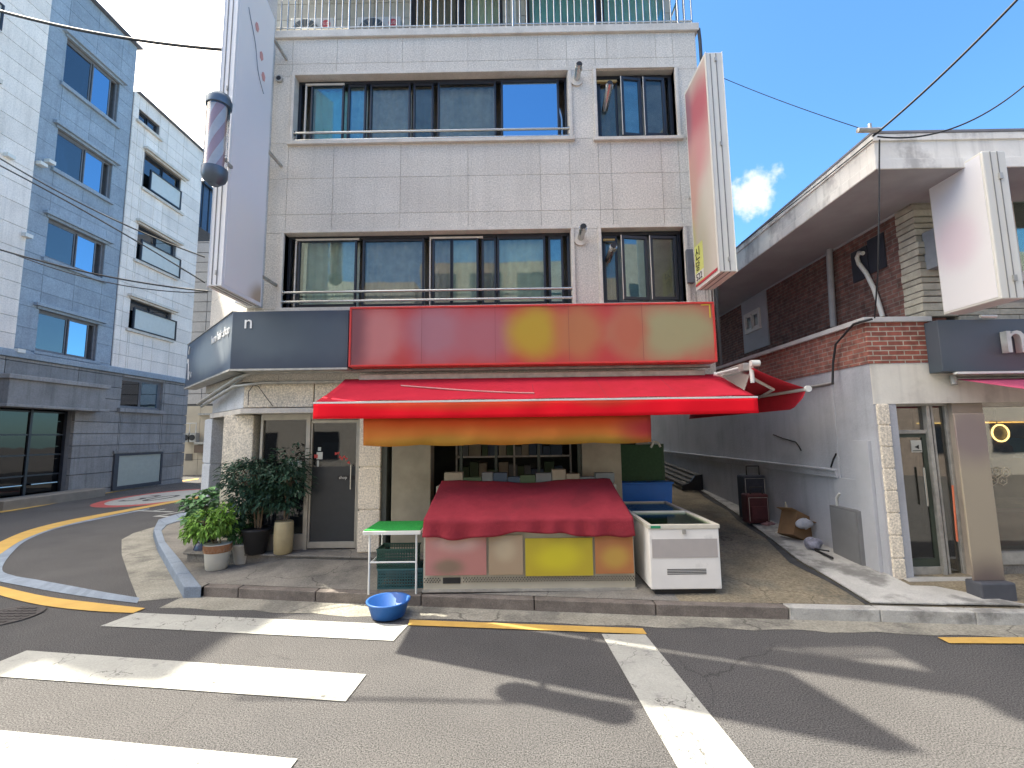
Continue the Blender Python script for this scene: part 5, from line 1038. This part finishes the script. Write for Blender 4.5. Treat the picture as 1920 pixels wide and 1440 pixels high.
s = MB(); c_ = at(1745, 470, RFY-.06); s.box(c_.x-.09, c_.x+.25, RFY-.25, RFY-.05, c_.z-.28, c_.z+.25); tag(s.build('switch_box', mat('box_blue_grey', (.22, .24, .27), .4), bevel=.01, origin=c_), 'pale grey electrical box on the stone pier behind the lavender sign', 'electrical box')
# standing banner in front of the right shop
q_ = G(1858, 1122, .15); r = thing('standing_banner', 'tall narrow beige standing banner on a dark base by the display window', 'banner', (q_.x, q_.y, .13)); zt4 = at(1826, 775, q_.y).z; wB = .18
MB().box(q_.x-wB, q_.x+wB, q_.y-.012, q_.y+.012, .35, zt4).build('banner_panel', print_mat('tan_print', srgb(158, 147, 128), [(0, 1.9, .35, .35, srgb(134, 120, 116)), (0, .1, .4, .35, srgb(108, 96, 90))], .6), r, bevel=.006)
MB().box(q_.x-wB-.01, q_.x+wB+.03, q_.y-.10, q_.y+.10, .13, .35).build('base', mat('base_dark', (.07, .075, .09), .6), r, bevel=.02)
# neon-like tube beside the door
c_ = at(1786, 910, RFY-.02); c2_ = at(1795, 1015, RFY-.02); tag(MB().cyl(c_, c2_, .012).build('tube', mat('orange_tube', (.6, .16, .08), .4), origin=c2_), 'slim orange tube standing between the glass door and the banner', 'tube')
# ================================================================== left building
LX = -16.6; lb = thing('apartment_building', 'tall grey and white stone apartment building across the side street on the left', 'building', (LX, 18, 0))
WLb = Wall((LX, 0), (0, 1)); kk = 1.0
Y = lambda px, py: atX(px, py, LX).y
Zz = lambda px, py: atX(px, py, LX).z
yA, yB, yC = Y(22, 650), Y(205, 690), Y(350, 720)
light_st = mat('pale_stone', (.80, .73, .66), .85, .08, 1.2, .2, 40, speck=.12, sscale=22, island=.06, streak=.10)
dark_st = mat('grey_stone', (.28, .34, .40), .85, .10, 1.5, .2, 40, speck=.15, sscale=20, island=.08, streak=.12)
base_st = mat('dark_base_stone', (.25, .25, .25), .7, .15, 1.5, .2, 30, speck=.12, sscale=18, island=.14, streak=.25)
led = Zz(100, 677); rTop = 19.4; rB = 17.35
floors = [5.25, 8.35, 11.65, 15.1]
holesL = []
wl1 = [( (133,75),(220,235) ), ((113,245),(208,378)), ((92,410),(190,528)), ((72,580),(170,675))]
winD = []
ya1, yb1 = 15.45, 17.72
for (z0_, z1_) in ((15.25, 17.1), (11.9, 13.45), (8.55, 10.02), (5.2, 6.68)): winD.append((ya1, yb1, z0_, z1_))
winR = [(18.70, 19.88, 16.15, 16.72), (19.25, 21.5, 13.3, 15.0), (19.15, 21.42, 9.95, 11.56), (19.05, 21.42, 6.85, 8.15)]
winL = [(10.7, 13.1, 15.3, 17.1), (10.7, 13.2, 12.0, 13.5), (9.6, 13.2, 8.5, 10.0)]
holesD = [w_ for w_ in winD]
def vsr(zs, st=.62):
    out = []
    for a, b in zip(zs, zs[1:]):
        n = max(1, round((b-a)/st)); out += [a+(b-a)*i/n for i in range(n)]
    return out+[zs[-1]]
m = MB(); panels(m, WLb, [yA, ya1, 16.6, yb1, yB], vsr([led+.1, 5.2, 6.68, 8.55, 10.02, 11.9, 13.45, 15.25, 17.1, rTop]), holesD, 0, .03, .006); m.build('cladding', dark_st, lb)
m = MB(); panels(m, WLb, [10.62, 11.7, 13.1, 13.2, yA], vsr([led+.1, 8.5, 10, 12, 13.5, 15.3, 17.1, rTop-.05]), winL, .05, .09, .008); panels(m, WLb, [7, 8.4, 9.6, 10.62], vsr([led+.1, 8.5, 10, 11.9]), winL, .05, .09, .008); m.build('cladding', light_st, lb); m = MB()
panels(m, WLb, [yB, 18.70, 19.05, 19.15, 19.88, 20.4, 21.42, yC], vsr([led+.1, 6.85, 8.15, 9.95, 11.56, 13.3, 15.0, 15.7, 16.15, 16.72, rB]), winR, .05, .09, .008); m.build('cladding', light_st, lb)
yE = Y(330, 900)
gh = [(14.5, 17.0, -.1, 3.28), (Y(222, 740), Y(300, 740), Zz(222, 765), Zz(228, 707)), (Y(213, 880), Y(293, 880), Zz(213, 912), Zz(215, 855))]
g2 = gh[1]; g3 = gh[2]
m = MB(); uu = sorted([7, 10, 14.5, 17.0, g3[0], g2[0], g3[1], g2[1], yC]); uu = [u for i, u in enumerate(uu) if i == 0 or u-uu[i-1] > .03]
panels(m, WLb, uu, vsr([-.1, g3[2], g3[3], 3.28, g2[3], led-.1], .5), gh, .0, .12, .012); m.build('cladding', base_st, lb)
m = MB(); holesall = winD+winR+winL
m.box(LX-7, LX-.5, 10.62, yB-.02, -.1, rTop-.1); m.box(LX-7, LX-.5, 7, 10.62, -.1, 11.9); m.box(LX-4, LX-.5, 7, 9.2, 11.9, 15.5); m.box(LX-7, LX-.5, yB-.02, yC-.05, -.1, rB-.1)
def backing(u0, u1, v0, v1, hs, n1):
    us_ = sorted(set([u0, u1]+[h[0] for h in hs]+[h[1] for h in hs])); vs_ = sorted(set([v0, v1]+[h[2] for h in hs]+[h[3] for h in hs]))
    for i in range(len(us_)-1):
        for j in range(len(vs_)-1):
            uc, vc = (us_[i]+us_[i+1])/2, (vs_[j]+vs_[j+1])/2
            if any(a < uc < b and c < vc < d for a, b, c, d in hs): continue
            m.wbox(WLb, us_[i], us_[i+1], vs_[j], vs_[j+1], -.5, n1)
backing(yA, yB, led, rTop-.1, winD, -.003); backing(10.62, yA, led, rTop-.1, winL, .045); backing(7, 10.62, led, 11.9, winL, .045); backing(yB, yC, led, rB-.1, winR, .045); backing(7, yC, -.1, led, gh, -.003); m.build('wall', mat('joint_dark', (.20, .21, .225), .9), lb)
m = MB(); m.wbox(WLb, 7, yC+.05, led-.1, led+.1, 0, .22); m.wbox(WLb, 7, yC+.05, led+.1, led+.16, 0, .14); m.build('ledge', dark_st, lb, bevel=.02)
m = MB(); m.wbox(WLb, yA-.5, yB+.12, rTop, rTop+.07, -7, .2); m.wbox(WLb, yB+.12, yC+.15, rB, rB+.06, -7, .22); m.wbox(WLb, 11.4, 14.3, rTop+.07, rTop+.95, -7, -.05); m.build('roof', mat('roof_grey', (.12, .13, .15), .7), lb)
m = MB(); m.extr([(LX, 10.6, rTop), (LX, 10.6, 16.0), (LX, 9.0, 15.5), (LX, 9.2, 16.8)], (-7, 0, 0)); m.wbox(WLb, 10.6, 15, rTop-.02, rTop+.05, -7, .2); m.build('sloped_roof', MATS['roof_grey'], lb)
gl_sky = glass('pane_sky', (.12, .2, .28), .5, rc=(.55, .8, 1)); gl_mid = glass('pane_mid', (.16, .19, .22), .14); frg = mat('frame_grey', (.16, .17, .19), .5); 
for (a, b, c, d) in winD:
    mid = (a+b)/2; window(lb, WLb, a, b, c, d, [(a+.10, mid-.05, gl_mid, cur_d, 0), (mid+.06, b-.35, gl_sky, None, .03)], depth=-.10, fr=frg, t=.07)
    m = MB(); m.wbox(WLb, a-.12, b+.12, c-.14, c, 0, .14); m.build('window_sill', dark_st, lb, bevel=.01); m = MB(); m.wbox(WLb, a-.1, b+.1, d, d+.09, 0, .10); m.wbox(WLb, a-.22, b+.22, d+.09, d+.20, 0, .2); m.build('window_surround', dark_st, lb, bevel=.01)
def guard(a, b, z0_, z1_):
    m = MB(); m.wbox(WLb, a, b, z0_, z1_, .16, .18, 1); 
    for (p, q, r_, s_) in ((a-.06, b+.06, z0_-.06, z0_), (a-.06, b+.06, z1_, z1_+.05), (a-.06, a, z0_, z1_), (b, b+.06, z0_, z1_)): m.wbox(WLb, p, q, r_, s_, .14, .22, 0)
    m.build('guard_panel', [frame_m, mat('guard_white', (.55, .58, .55), .4, .05)], lb)
for i, (a, b, c, d) in enumerate(winR):
    mid = (a+b)/2; window(lb, WLb, a, b, c, d, [(a+.10, mid-.05, gl_mid, cur_d, 0), (mid+.06, b-.12, gl_mid if i != 2 else gl_sky, cur_d, .03)], depth=-.10, fr=frame_m, t=.06)
    m = MB(); m.wbox(WLb, a-.15, b+.15, c-.12, c, .05, .2); m.build('window_sill', trim, lb, bevel=.01); m = MB()
    if i: m.wbox(WLb, a-.1, b+.15, d, d+.08, .05, .18); m.wbox(WLb, a-.18, b+.25, d+.08, d+.2, .05, .28)
    if i: m.build('window_head', trim, lb, bevel=.01)
    if i == 1: guard(a+.25, b-.2, c+.1, c+.95)
    if i > 1: guard(a+.15, b+.15, c+.05, c+.9)
for i, (a, b, c, d) in enumerate(winL):
    window(lb, WLb, a, b, c, d, [(a+.1, (a+b)/2, gl_mid, cur_d, 0), ((a+b)/2+.1, b-.12, gl_sky, None, 0)], depth=-.10, fr=frame_m, t=.06); m = MB(); m.wbox(WLb, a-.15, b+.15, c-.12, c, .05, .2); m.build('window_sill', trim, lb); m = MB(); m.wbox(WLb, a-.2, b+.2, d, d+.15, .05, .28); m.build('window_head', trim, lb)
    if i < 2: guard(a+.1, b+.1, c+.02, c+.8)
window(lb, WLb, g2[0], g2[1], g2[2], g2[3], [(g2[0]+.1, (g2[0]+g2[1])/2-.05, gl_mid, cur_d, 0), ((g2[0]+g2[1])/2+.05, g2[1]-.12, gl_sky, cur_d, 0)], depth=-.04, fr=frg, t=.07)
m = MB(); m.wbox(WLb, g2[0]-.15, g2[1]+.1, g2[2]-.16, g2[2], .12, .26); m.build('window_sill', base_st, lb); m = MB(); m.wbox(WLb, g3[0]-.25, g3[1]+.15, g3[3]+.1, g3[3]+.22, .12, .2); m.build('window_surround', base_st, lb, bevel=.01)
m = MB(); m.wbox(WLb, g3[0], g3[1], g3[2], g3[3], .0, .16); m.build('guard_panel', [mat('pale_board', (.36, .39, .35), .6, .06)], lb); m = MB()
for (p, q, r_, s_) in ((g3[0]-.2, g3[1]+.1, g3[2]-.15, g3[2]), (g3[0]-.2, g3[1]+.1, g3[3], g3[3]+.08), (g3[0]-.2, g3[0], g3[2], g3[3]), (g3[1], g3[1]+.1, g3[2], g3[3])): m.wbox(WLb, p, q, r_, s_, .0, .2)
m.build('board_frame', mat('board_frame', (.05, .055, .07), .5), lb)
# entrance: glass doors, canopy, step
m = MB(); m.wbox(WLb, 14.3, 17.75, 3.28, 4.15, .1, .55); m.wbox(WLb, 14.2, 17.85, 3.2, 3.30, .1, .65); m.wbox(WLb, 14.2, 17.85, 4.1, 4.25, .1, .65); m.build('canopy', base_st, lb, bevel=.02)
m = MB()
for y in (14.5, 15.7, 16.92): m.wbox(WLb, y, y+.08, -.05, 3.2, -.25, -.15)
for z in (-.05, .9, 1.6, 2.3, 3.1): m.wbox(WLb, 14.58, 16.92, z, z+.05, -.24, -.17)
en = m.build('door', frame_m, lb); MB().wbox(WLb, 14.5, 17, 0, 3.2, -.22, -.2).build('pane', glass('pane_entrance', (.03, .04, .06), .04), en)
m = MB(); m.cyl(WLb.p(14.75, .62, -.08), WLb.p(15.55, .62, -.08), .035); m.cyl(WLb.p(15.85, .62, -.08), WLb.p(16.75, .62, -.08), .035); m.build('handle', steel, en)
m = MB(); m.wbox(WLb, 14.1, 17.6, -.02, .30, .1, 1.0); m.build('door_step', mat('step_stone', (.22, .20, .17), .85, .12, 3), lb, bevel=.02)
m = MB(); 
for y, z in ((Y(8, 293), Zz(8, 293)), (Y(70, 308), Zz(70, 308)), (Y(86, 304), Zz(86, 304)), (Y(42, 442), Zz(42, 442)), (Y(27, 658), Zz(27, 658))): m.wbox(WLb, y-.12, y+.12, z-.06, z+.06, .05, .25)
m.build('camera_lamp', white_p, lb)
# dark balcony structure at the far end
m = MB(); bY0, bY1 = yC-1.6, yC+1.8; m.box(LX-5, LX+.1, yC+.02, bY1, 13.2, 15.6, 0); m.box(LX-5, LX+.25, yC-.0, bY1+.2, 15.6, 15.75, 1)
for k in range(4): m.box(LX+.1, LX+.14, yC+.1+k*.5, yC+.16+k*.5, 13.2, 15.6, 1)
m.build('enclosed_balcony', [mat('balcony_glass', (.05, .08, .13), .15, .1), frame_m, dark_st], lb)
# ================================================================== beige building behind
fb = thing('beige_building', 'pale beige and grey building closing the side street behind the corner shop', 'building', (-14, 28, 0)); FBY = 27.5
WFb = Wall((0, FBY), (1, 0)); m = MB()
fxs = [-22, -19, -17.6, -16.2, -14.8, -13.4, -12, -10.6, -9.2]
panels(m, WFb, fxs, vsr([4.2, 15.0], .62), [], 0, .05, .02, 0); panels(m, WFb, fxs, [-.1, .9, 4.1], [], 0, .03, .01, 1); m.box(-22, -9.2, FBY, FBY+8, -.1, 15.0, 2); m.build('wall', [mat('far_stone', (.46, .44, .42), .85, .08, 1, speck=.1, sscale=15, island=.05), mat('far_beige', (.52, .46, .36), .9, .10, 1.5), joint], fb)
q0, q1 = at(343, 798, FBY), at(372, 825, FBY); m = MB(); m.box(-19, -13, FBY-.45, FBY, q1.z-.25, q1.z-.12); m.box(-19, -13, FBY-.4, FBY, q1.z-.75, q1.z-.3, 1); m.build('shelf', [galv, mat('brown_band', (.16, .12, .09), .8)], fb)
for px in (349, 361):
    c_ = at(px, 812, FBY-.4); m = MB(); m.box(c_.x-.22, c_.x+.22, FBY-.42, FBY-.1, q1.z-.12, q1.z+.42); m.cyl((c_.x, FBY-.42, q1.z+.15), (c_.x, FBY-.44, q1.z+.15), .17, n=16, mi=1)
    m.build('ventilator', [galv, black_p], fb)
    m = MB(); m.tube([(c_.x+.12, FBY-.3, q1.z+.42), (c_.x+.12, FBY-.3, q1.z+1.0), (c_.x-2, FBY-.3, q1.z+1.0)], .03, 6); m.build('pipe', white_p, fb)
m = MB(); m.box(-19, -12, FBY-.25, FBY, q0.z+.6, q0.z+.72); m.build('ledge', galv, fb); m = MB(); c_ = at(355, 857, FBY); m.box(c_.x-.2, c_.x+.2, FBY-.06, FBY, c_.z-.2, c_.z+.2); m.build('vent', joint, fb)
# ================================================================== potted plants
def leafmat(n, c): return mat(n, c, .55, .25, 3, spec=.35, island=.45)
def leaves(m, cen, rad, n, sz, seed, shell=.35, gaps=5, droop=.3, aspect=2.2):
    rn = random.Random(seed); holes_ = [(rn.uniform(-1, 1), rn.uniform(-1, 1), rn.uniform(-1, 1)) for _ in range(gaps)]
    k = 0
    while k < n:
        v = Vector((rn.gauss(0, 1), rn.gauss(0, 1), rn.gauss(0, 1))).normalized()*(rn.uniform(shell, 1)**.6)
        lump = 1+.22*math.sin(4*v.x+seed)+.18*math.sin(5*v.z+seed*2)+.12*math.sin(7*v.y)
        v *= lump
        if any((v-Vector(h)).length < .33 for h in holes_): continue
        p = Vector(cen)+Vector((v.x*rad[0], v.y*rad[1], v.z*rad[2]))
        d = (Vector((v.x, v.y, v.z*.5))+Vector((rn.uniform(-.8, .8), rn.uniform(-.8, .8), rn.uniform(-.6, .3)-droop))).normalized()
        s_ = d.cross(Vector((rn.uniform(-.3, .3), rn.uniform(-.3, .3), 1))).normalized(); up = s_.cross(d); L_ = sz*rn.uniform(.7, 1.3); w_ = L_/aspect
        a = p; b1 = p+d*L_*.45+s_*w_*.5+up*.12*L_; b2 = p+d*L_*.45-s_*w_*.5+up*.12*L_; mdl = p+d*L_*.5; e = p+d*L_-up*.1*L_
        m.add([a, b1, e, b2, mdl], [(0, 1, 4), (1, 2, 4), (4, 2, 3), (0, 4, 3)]); k += 1
def branches(m, base, top, cen, rad, n, r, seed):
    rn = random.Random(seed)
    for i in range(n):
        v = Vector((rn.uniform(-1, 1), rn.uniform(-1, 1), rn.uniform(-.3, .9))).normalized()*.75
        e = Vector(cen)+Vector((v.x*rad[0], v.y*rad[1], v.z*rad[2])); t_ = Vector(base).lerp(Vector(top), rn.uniform(.55, 1)); mid = t_.lerp(e, .5)+Vector((0, 0, .04))
        m.tube([t_, mid, e], [r*.5, r*.35, r*.15], 6)
soil = mat('soil', (.05, .035, .025), .95); bark = mat('bark', (.16, .12, .08), .9, .25, 20)
def potted(label, pos, pot_prof, potm, trunk, cen, rad, n, sz, lm, seed, extra=None, **kw):
    r = thing('potted_plant', label, 'potted plant', pos, 'potted plants by the salon door')
    m = MB(); m.lathe(pos, pot_prof, 32); m.build('pot', potm, r)
    rim = max(p[0] for p in pot_prof); h_ = pot_prof[-1][1]; MB().lathe((pos[0], pos[1], pos[2]+h_-.03), [(.001, 0), (rim*.86, 0), (rim*.86, .006), (.001, .008)], 24).build('soil', soil, r)
    m = MB()
    for (dx, dy, r0) in trunk:
        top = Vector(cen)+Vector((dx*2.0, dy*2, -rad[2]*.3)); b_ = Vector(pos)+Vector((dx, dy, h_-.03)); m.tube([b_, b_.lerp(top, .5)+Vector((dx*.3, 0, 0)), top], [r0, r0*.8, r0*.55], 8); branches(m, b_, top, cen, rad, 9, r0, seed)
    m.build('stem', bark, r)
    m = MB(); leaves(m, cen, rad, n, sz, seed, **kw)
    if extra:
        for c_, rd_, nn in extra: leaves(m, c_, rd_, nn, sz, seed+7, **kw)
    m.build('foliage', lm, r); return r
lf_d = leafmat('leaf_dark', (.034, .08, .048)); lf_m = leafmat('leaf_mid', (.055, .14, .045)); lf_b = leafmat('leaf_bright', (.17, .32, .05)); lf_l = leafmat('leaf_light', (.13, .27, .11))
# (1) large dark shrub in the black pot
yP = 7.47; p = at(480, 1022, yP); pb_ = (p.x, yP, PZ); c_ = at(481, 905, yP)
potted('large dark glossy shrub in a black pot next to the salon window', pb_, [(.12, 0), (.15, .02), (.20, .34), (.22, .36), (.22, .39), (.19, .39)], black_p, [(.02, 0, .02), (-.03, .02, .016), (.05, .01, .014)], (c_.x, yP, c_.z), (.50, .38, .40), 2600, .085, lf_d, 3, extra=[((at(445, 975, yP).x, yP-.05, at(445, 965, yP).z), (.16, .16, .28), 420), ((c_.x+.35, yP, c_.z-.25), (.25, .25, .25), 380)])
# (2) tall plant in the cream cylinder pot
yP = 7.45; p = at(531, 1022, yP); pb_ = (p.x, yP, PZ); c_ = at(538, 900, yP); m_cr = mat('cream_glaze', (.42, .35, .20), .45, .12, 4)
potted('tall thin-stemmed plant in a cream cylinder pot left of the door', pb_, [(.11, 0), (.135, .02), (.145, .25), (.14, .48), (.13, .50), (.12, .50)], m_cr, [(0, 0, .014), (.03, .01, .008)], (c_.x, yP, c_.z+.1), (.28, .25, .42), 760, .095, lf_d, 11, extra=[((c_.x, yP, c_.z-.35), (.14, .14, .16), 110)], gaps=9)
# (3) bright plant in white pot with terracotta band
gz_ = .13; q_ = SP(402, 1068); yP = q_.y+.05; c_ = at(395, 990, yP)
m_wp = mat('white_glaze', (.60, .58, .50), .4, .08, 4)
r = potted('bright green bushy plant in a white pot with carved terracotta band', (q_.x, yP, q_.z), [(.135, 0), (.15, .015), (.175, .25), (.19, .36), (.19, .38), (.17, .38)], m_wp, [(.0, 0, .016), (-.04, 0, .012), (.05, 0, .012)], (c_.x-.02, yP, c_.z+.05), (.36, .28, .16), 900, .10, lf_b, 21, extra=[((c_.x+.25, yP, c_.z+.22), (.12, .12, .16), 180), ((c_.x-.28, yP, c_.z-.05), (.13, .13, .09), 130)], aspect=2.6)
m = MB(); m.lathe((q_.x, yP, q_.z), [(.178, .255), (.184, .26), (.196, .355), (.194, .37)], 40, close=False)
for k in range(14):
    a = 2*math.pi*k/14
    for d_ in (0, .025, .05): m.tube([(q_.x+(.186+.01*0)*math.cos(a-.20+d_*2), yP+.186*math.sin(a-.20+d_*2), q_.z+.27), (q_.x+.193*math.cos(a+d_*2*0), yP+.193*math.sin(a), q_.z+.345-d_), (q_.x+.186*math.cos(a+.20-d_*2), yP+.186*math.sin(a+.20-d_*2), q_.z+.27)], .003, 4, 1)
m.build('carved_band', [mat('terracotta', (.36, .17, .08), .8, .12, 8), mat('terracotta_pale', (.48, .30, .18), .8)], r)
# (4) small white pot
q_ = SP(450, 1057); yP = q_.y+.05; c_ = at(452, 1000, yP)
potted('small dark-leaved plant in a plain white plastic pot with a flared rim', (q_.x, yP, q_.z), [(.10, 0), (.11, .01), (.145, .27), (.17, .285), (.175, .31), (.15, .31)], mat('white_plastic', (.62, .62, .58), .4, .05), [(0, 0, .01), (.03, 0, .008)], (c_.x, yP, c_.z+.06), (.24, .2, .17), 620, .075, lf_m, 33)
# (5) round dark blue pot with leafy plant
q_ = SP(372, 1052); yP = q_.y+.16; c_ = at(385, 950, yP)
potted('light green plant with round leaves in a dark blue round pot', (q_.x, yP, q_.z), [(.11, 0), (.16, .06), (.175, .15), (.15, .26), (.12, .29), (.12, .31), (.1, .31)], mat('blue_glaze', (.03, .045, .09), .25, .08), [(-.02, 0, .012), (.03, .02, .01)], (c_.x, yP, c_.z), (.28, .25, .36), 420, .13, lf_l, 44, aspect=1.35, gaps=7, extra=[((c_.x-.15, yP, c_.z-.18), (.16, .14, .14), 130)])
# ================================================================== overhead wires
wm = mat('wire_black', (.02, .022, .025), .6)
def wire(label, pts, r=.012, sag=.0):
    a, b = [Vector(p) for p in pts]; m = MB(); m.tube([a.lerp(b, t_/20)-Vector((0, 0, sag*4*(t_/20)*(1-t_/20))) for t_ in range(21)], r, 6)
    return tag(m.build('overhead_wire', wm, origin=(a+b)/2), label, 'wire')
wire('thick overhead cable running from the upper left to the pale vertical sign', (at(-60, 3, 6.5), at(416, 93, 5.9)), .022, .12)
wire('upper of the two wires dropping from the left edge towards the pale sign', (at(-20, 285, 7), at(384, 482, 7.6)), .012, .12)
wire('sagging wire crossing just below the upper one on the left building', (at(-20, 300, 7), at(384, 530, 7.6)), .012, -.05)
wire('lower pair wire reaching the foot of the pale vertical sign, nearly level', (at(-20, 462, 7), at(390, 546, 7.6)), .013, .10)
wire('faint wire just beneath the nearly level one on the left', (at(30, 478, 7), at(390, 549, 7.6)), .008, .16)
wire('long steep wire from the top right corner down to the brick building roof', (at(1935, -30, 4.0), at(1636, 256, 5.2)), .014, .05)
wire('short curved wire from the right edge to the roof corner anchor', (at(1925, 157, 4.8), at(1645, 256, 5.2)), .009, .22)
wire('thin pale wire strung between the red sign and the brick building roof', (at(1355, 146, 6.5), at(1630, 246, 5.3)), .005, .03)
wire('thin wire following the side eave of the brick building', (at(1636, 262, 5.2), atX(1390, 455, 4.35)), .008, .02)
m = MB(); m.tube([at(1649, 262, 5.2), at(1648, 400, 5.2), at(1646, 510, 5.25), at(1640, 596, 5.9)], .009, 6); tag(m.build('cable', wm, origin=at(1645, 500, 5.4)), 'thin cable hanging from the roof corner down to the brick parapet', 'cable')
m = MB(); m.tube([at(1636, 598, 6.0), at(1612, 604, 6.1), at(1600, 608, 6.2), at(1585, 625, 6.4), at(1567, 645, 6.6), at(1562, 680, 6.7), at(1561, 720, 6.7)], .016, 6); tag(m.build('cable', wm, origin=at(1600, 620, 6.2)), 'black cable draped over the parapet and down the alley wall', 'cable')

# ================================================================== near-side houses, unseen behind the camera, added for bounce light and window reflections
ob_ = bpy.data.objects.new('opposite_building', None); COL.objects.link(ob_); ob_.location = (0, -9, 0); ob_['kind'] = 'structure'
WO = Wall((30, -9), (-1, 0)); m = MB(); x = 0; rn = random.Random(4); hs_ = []
for k in range(6):
    wd_ = rn.uniform(8, 11); hh = rn.choice((10.5, 12.8, 11.5, 13.4)); m.wbox(WO, x, x+wd_-.3, 0, hh, -8, 0, k % 2)
    for fz in (1.0, 3.9, 6.7, 9.5):
        if fz+1.6 > hh: continue
        for q in range(3): m.wbox(WO, x+.8+q*wd_/3.2, x+.8+q*wd_/3.2+1.7, fz, fz+1.4, 0, .03, 2)
    x += wd_
m.build('facade', [mat('opposite_stone', (.52, .49, .44), .85, .1), mat('opposite_brick', (.42, .34, .28), .9, .15), frame_m], ob_)
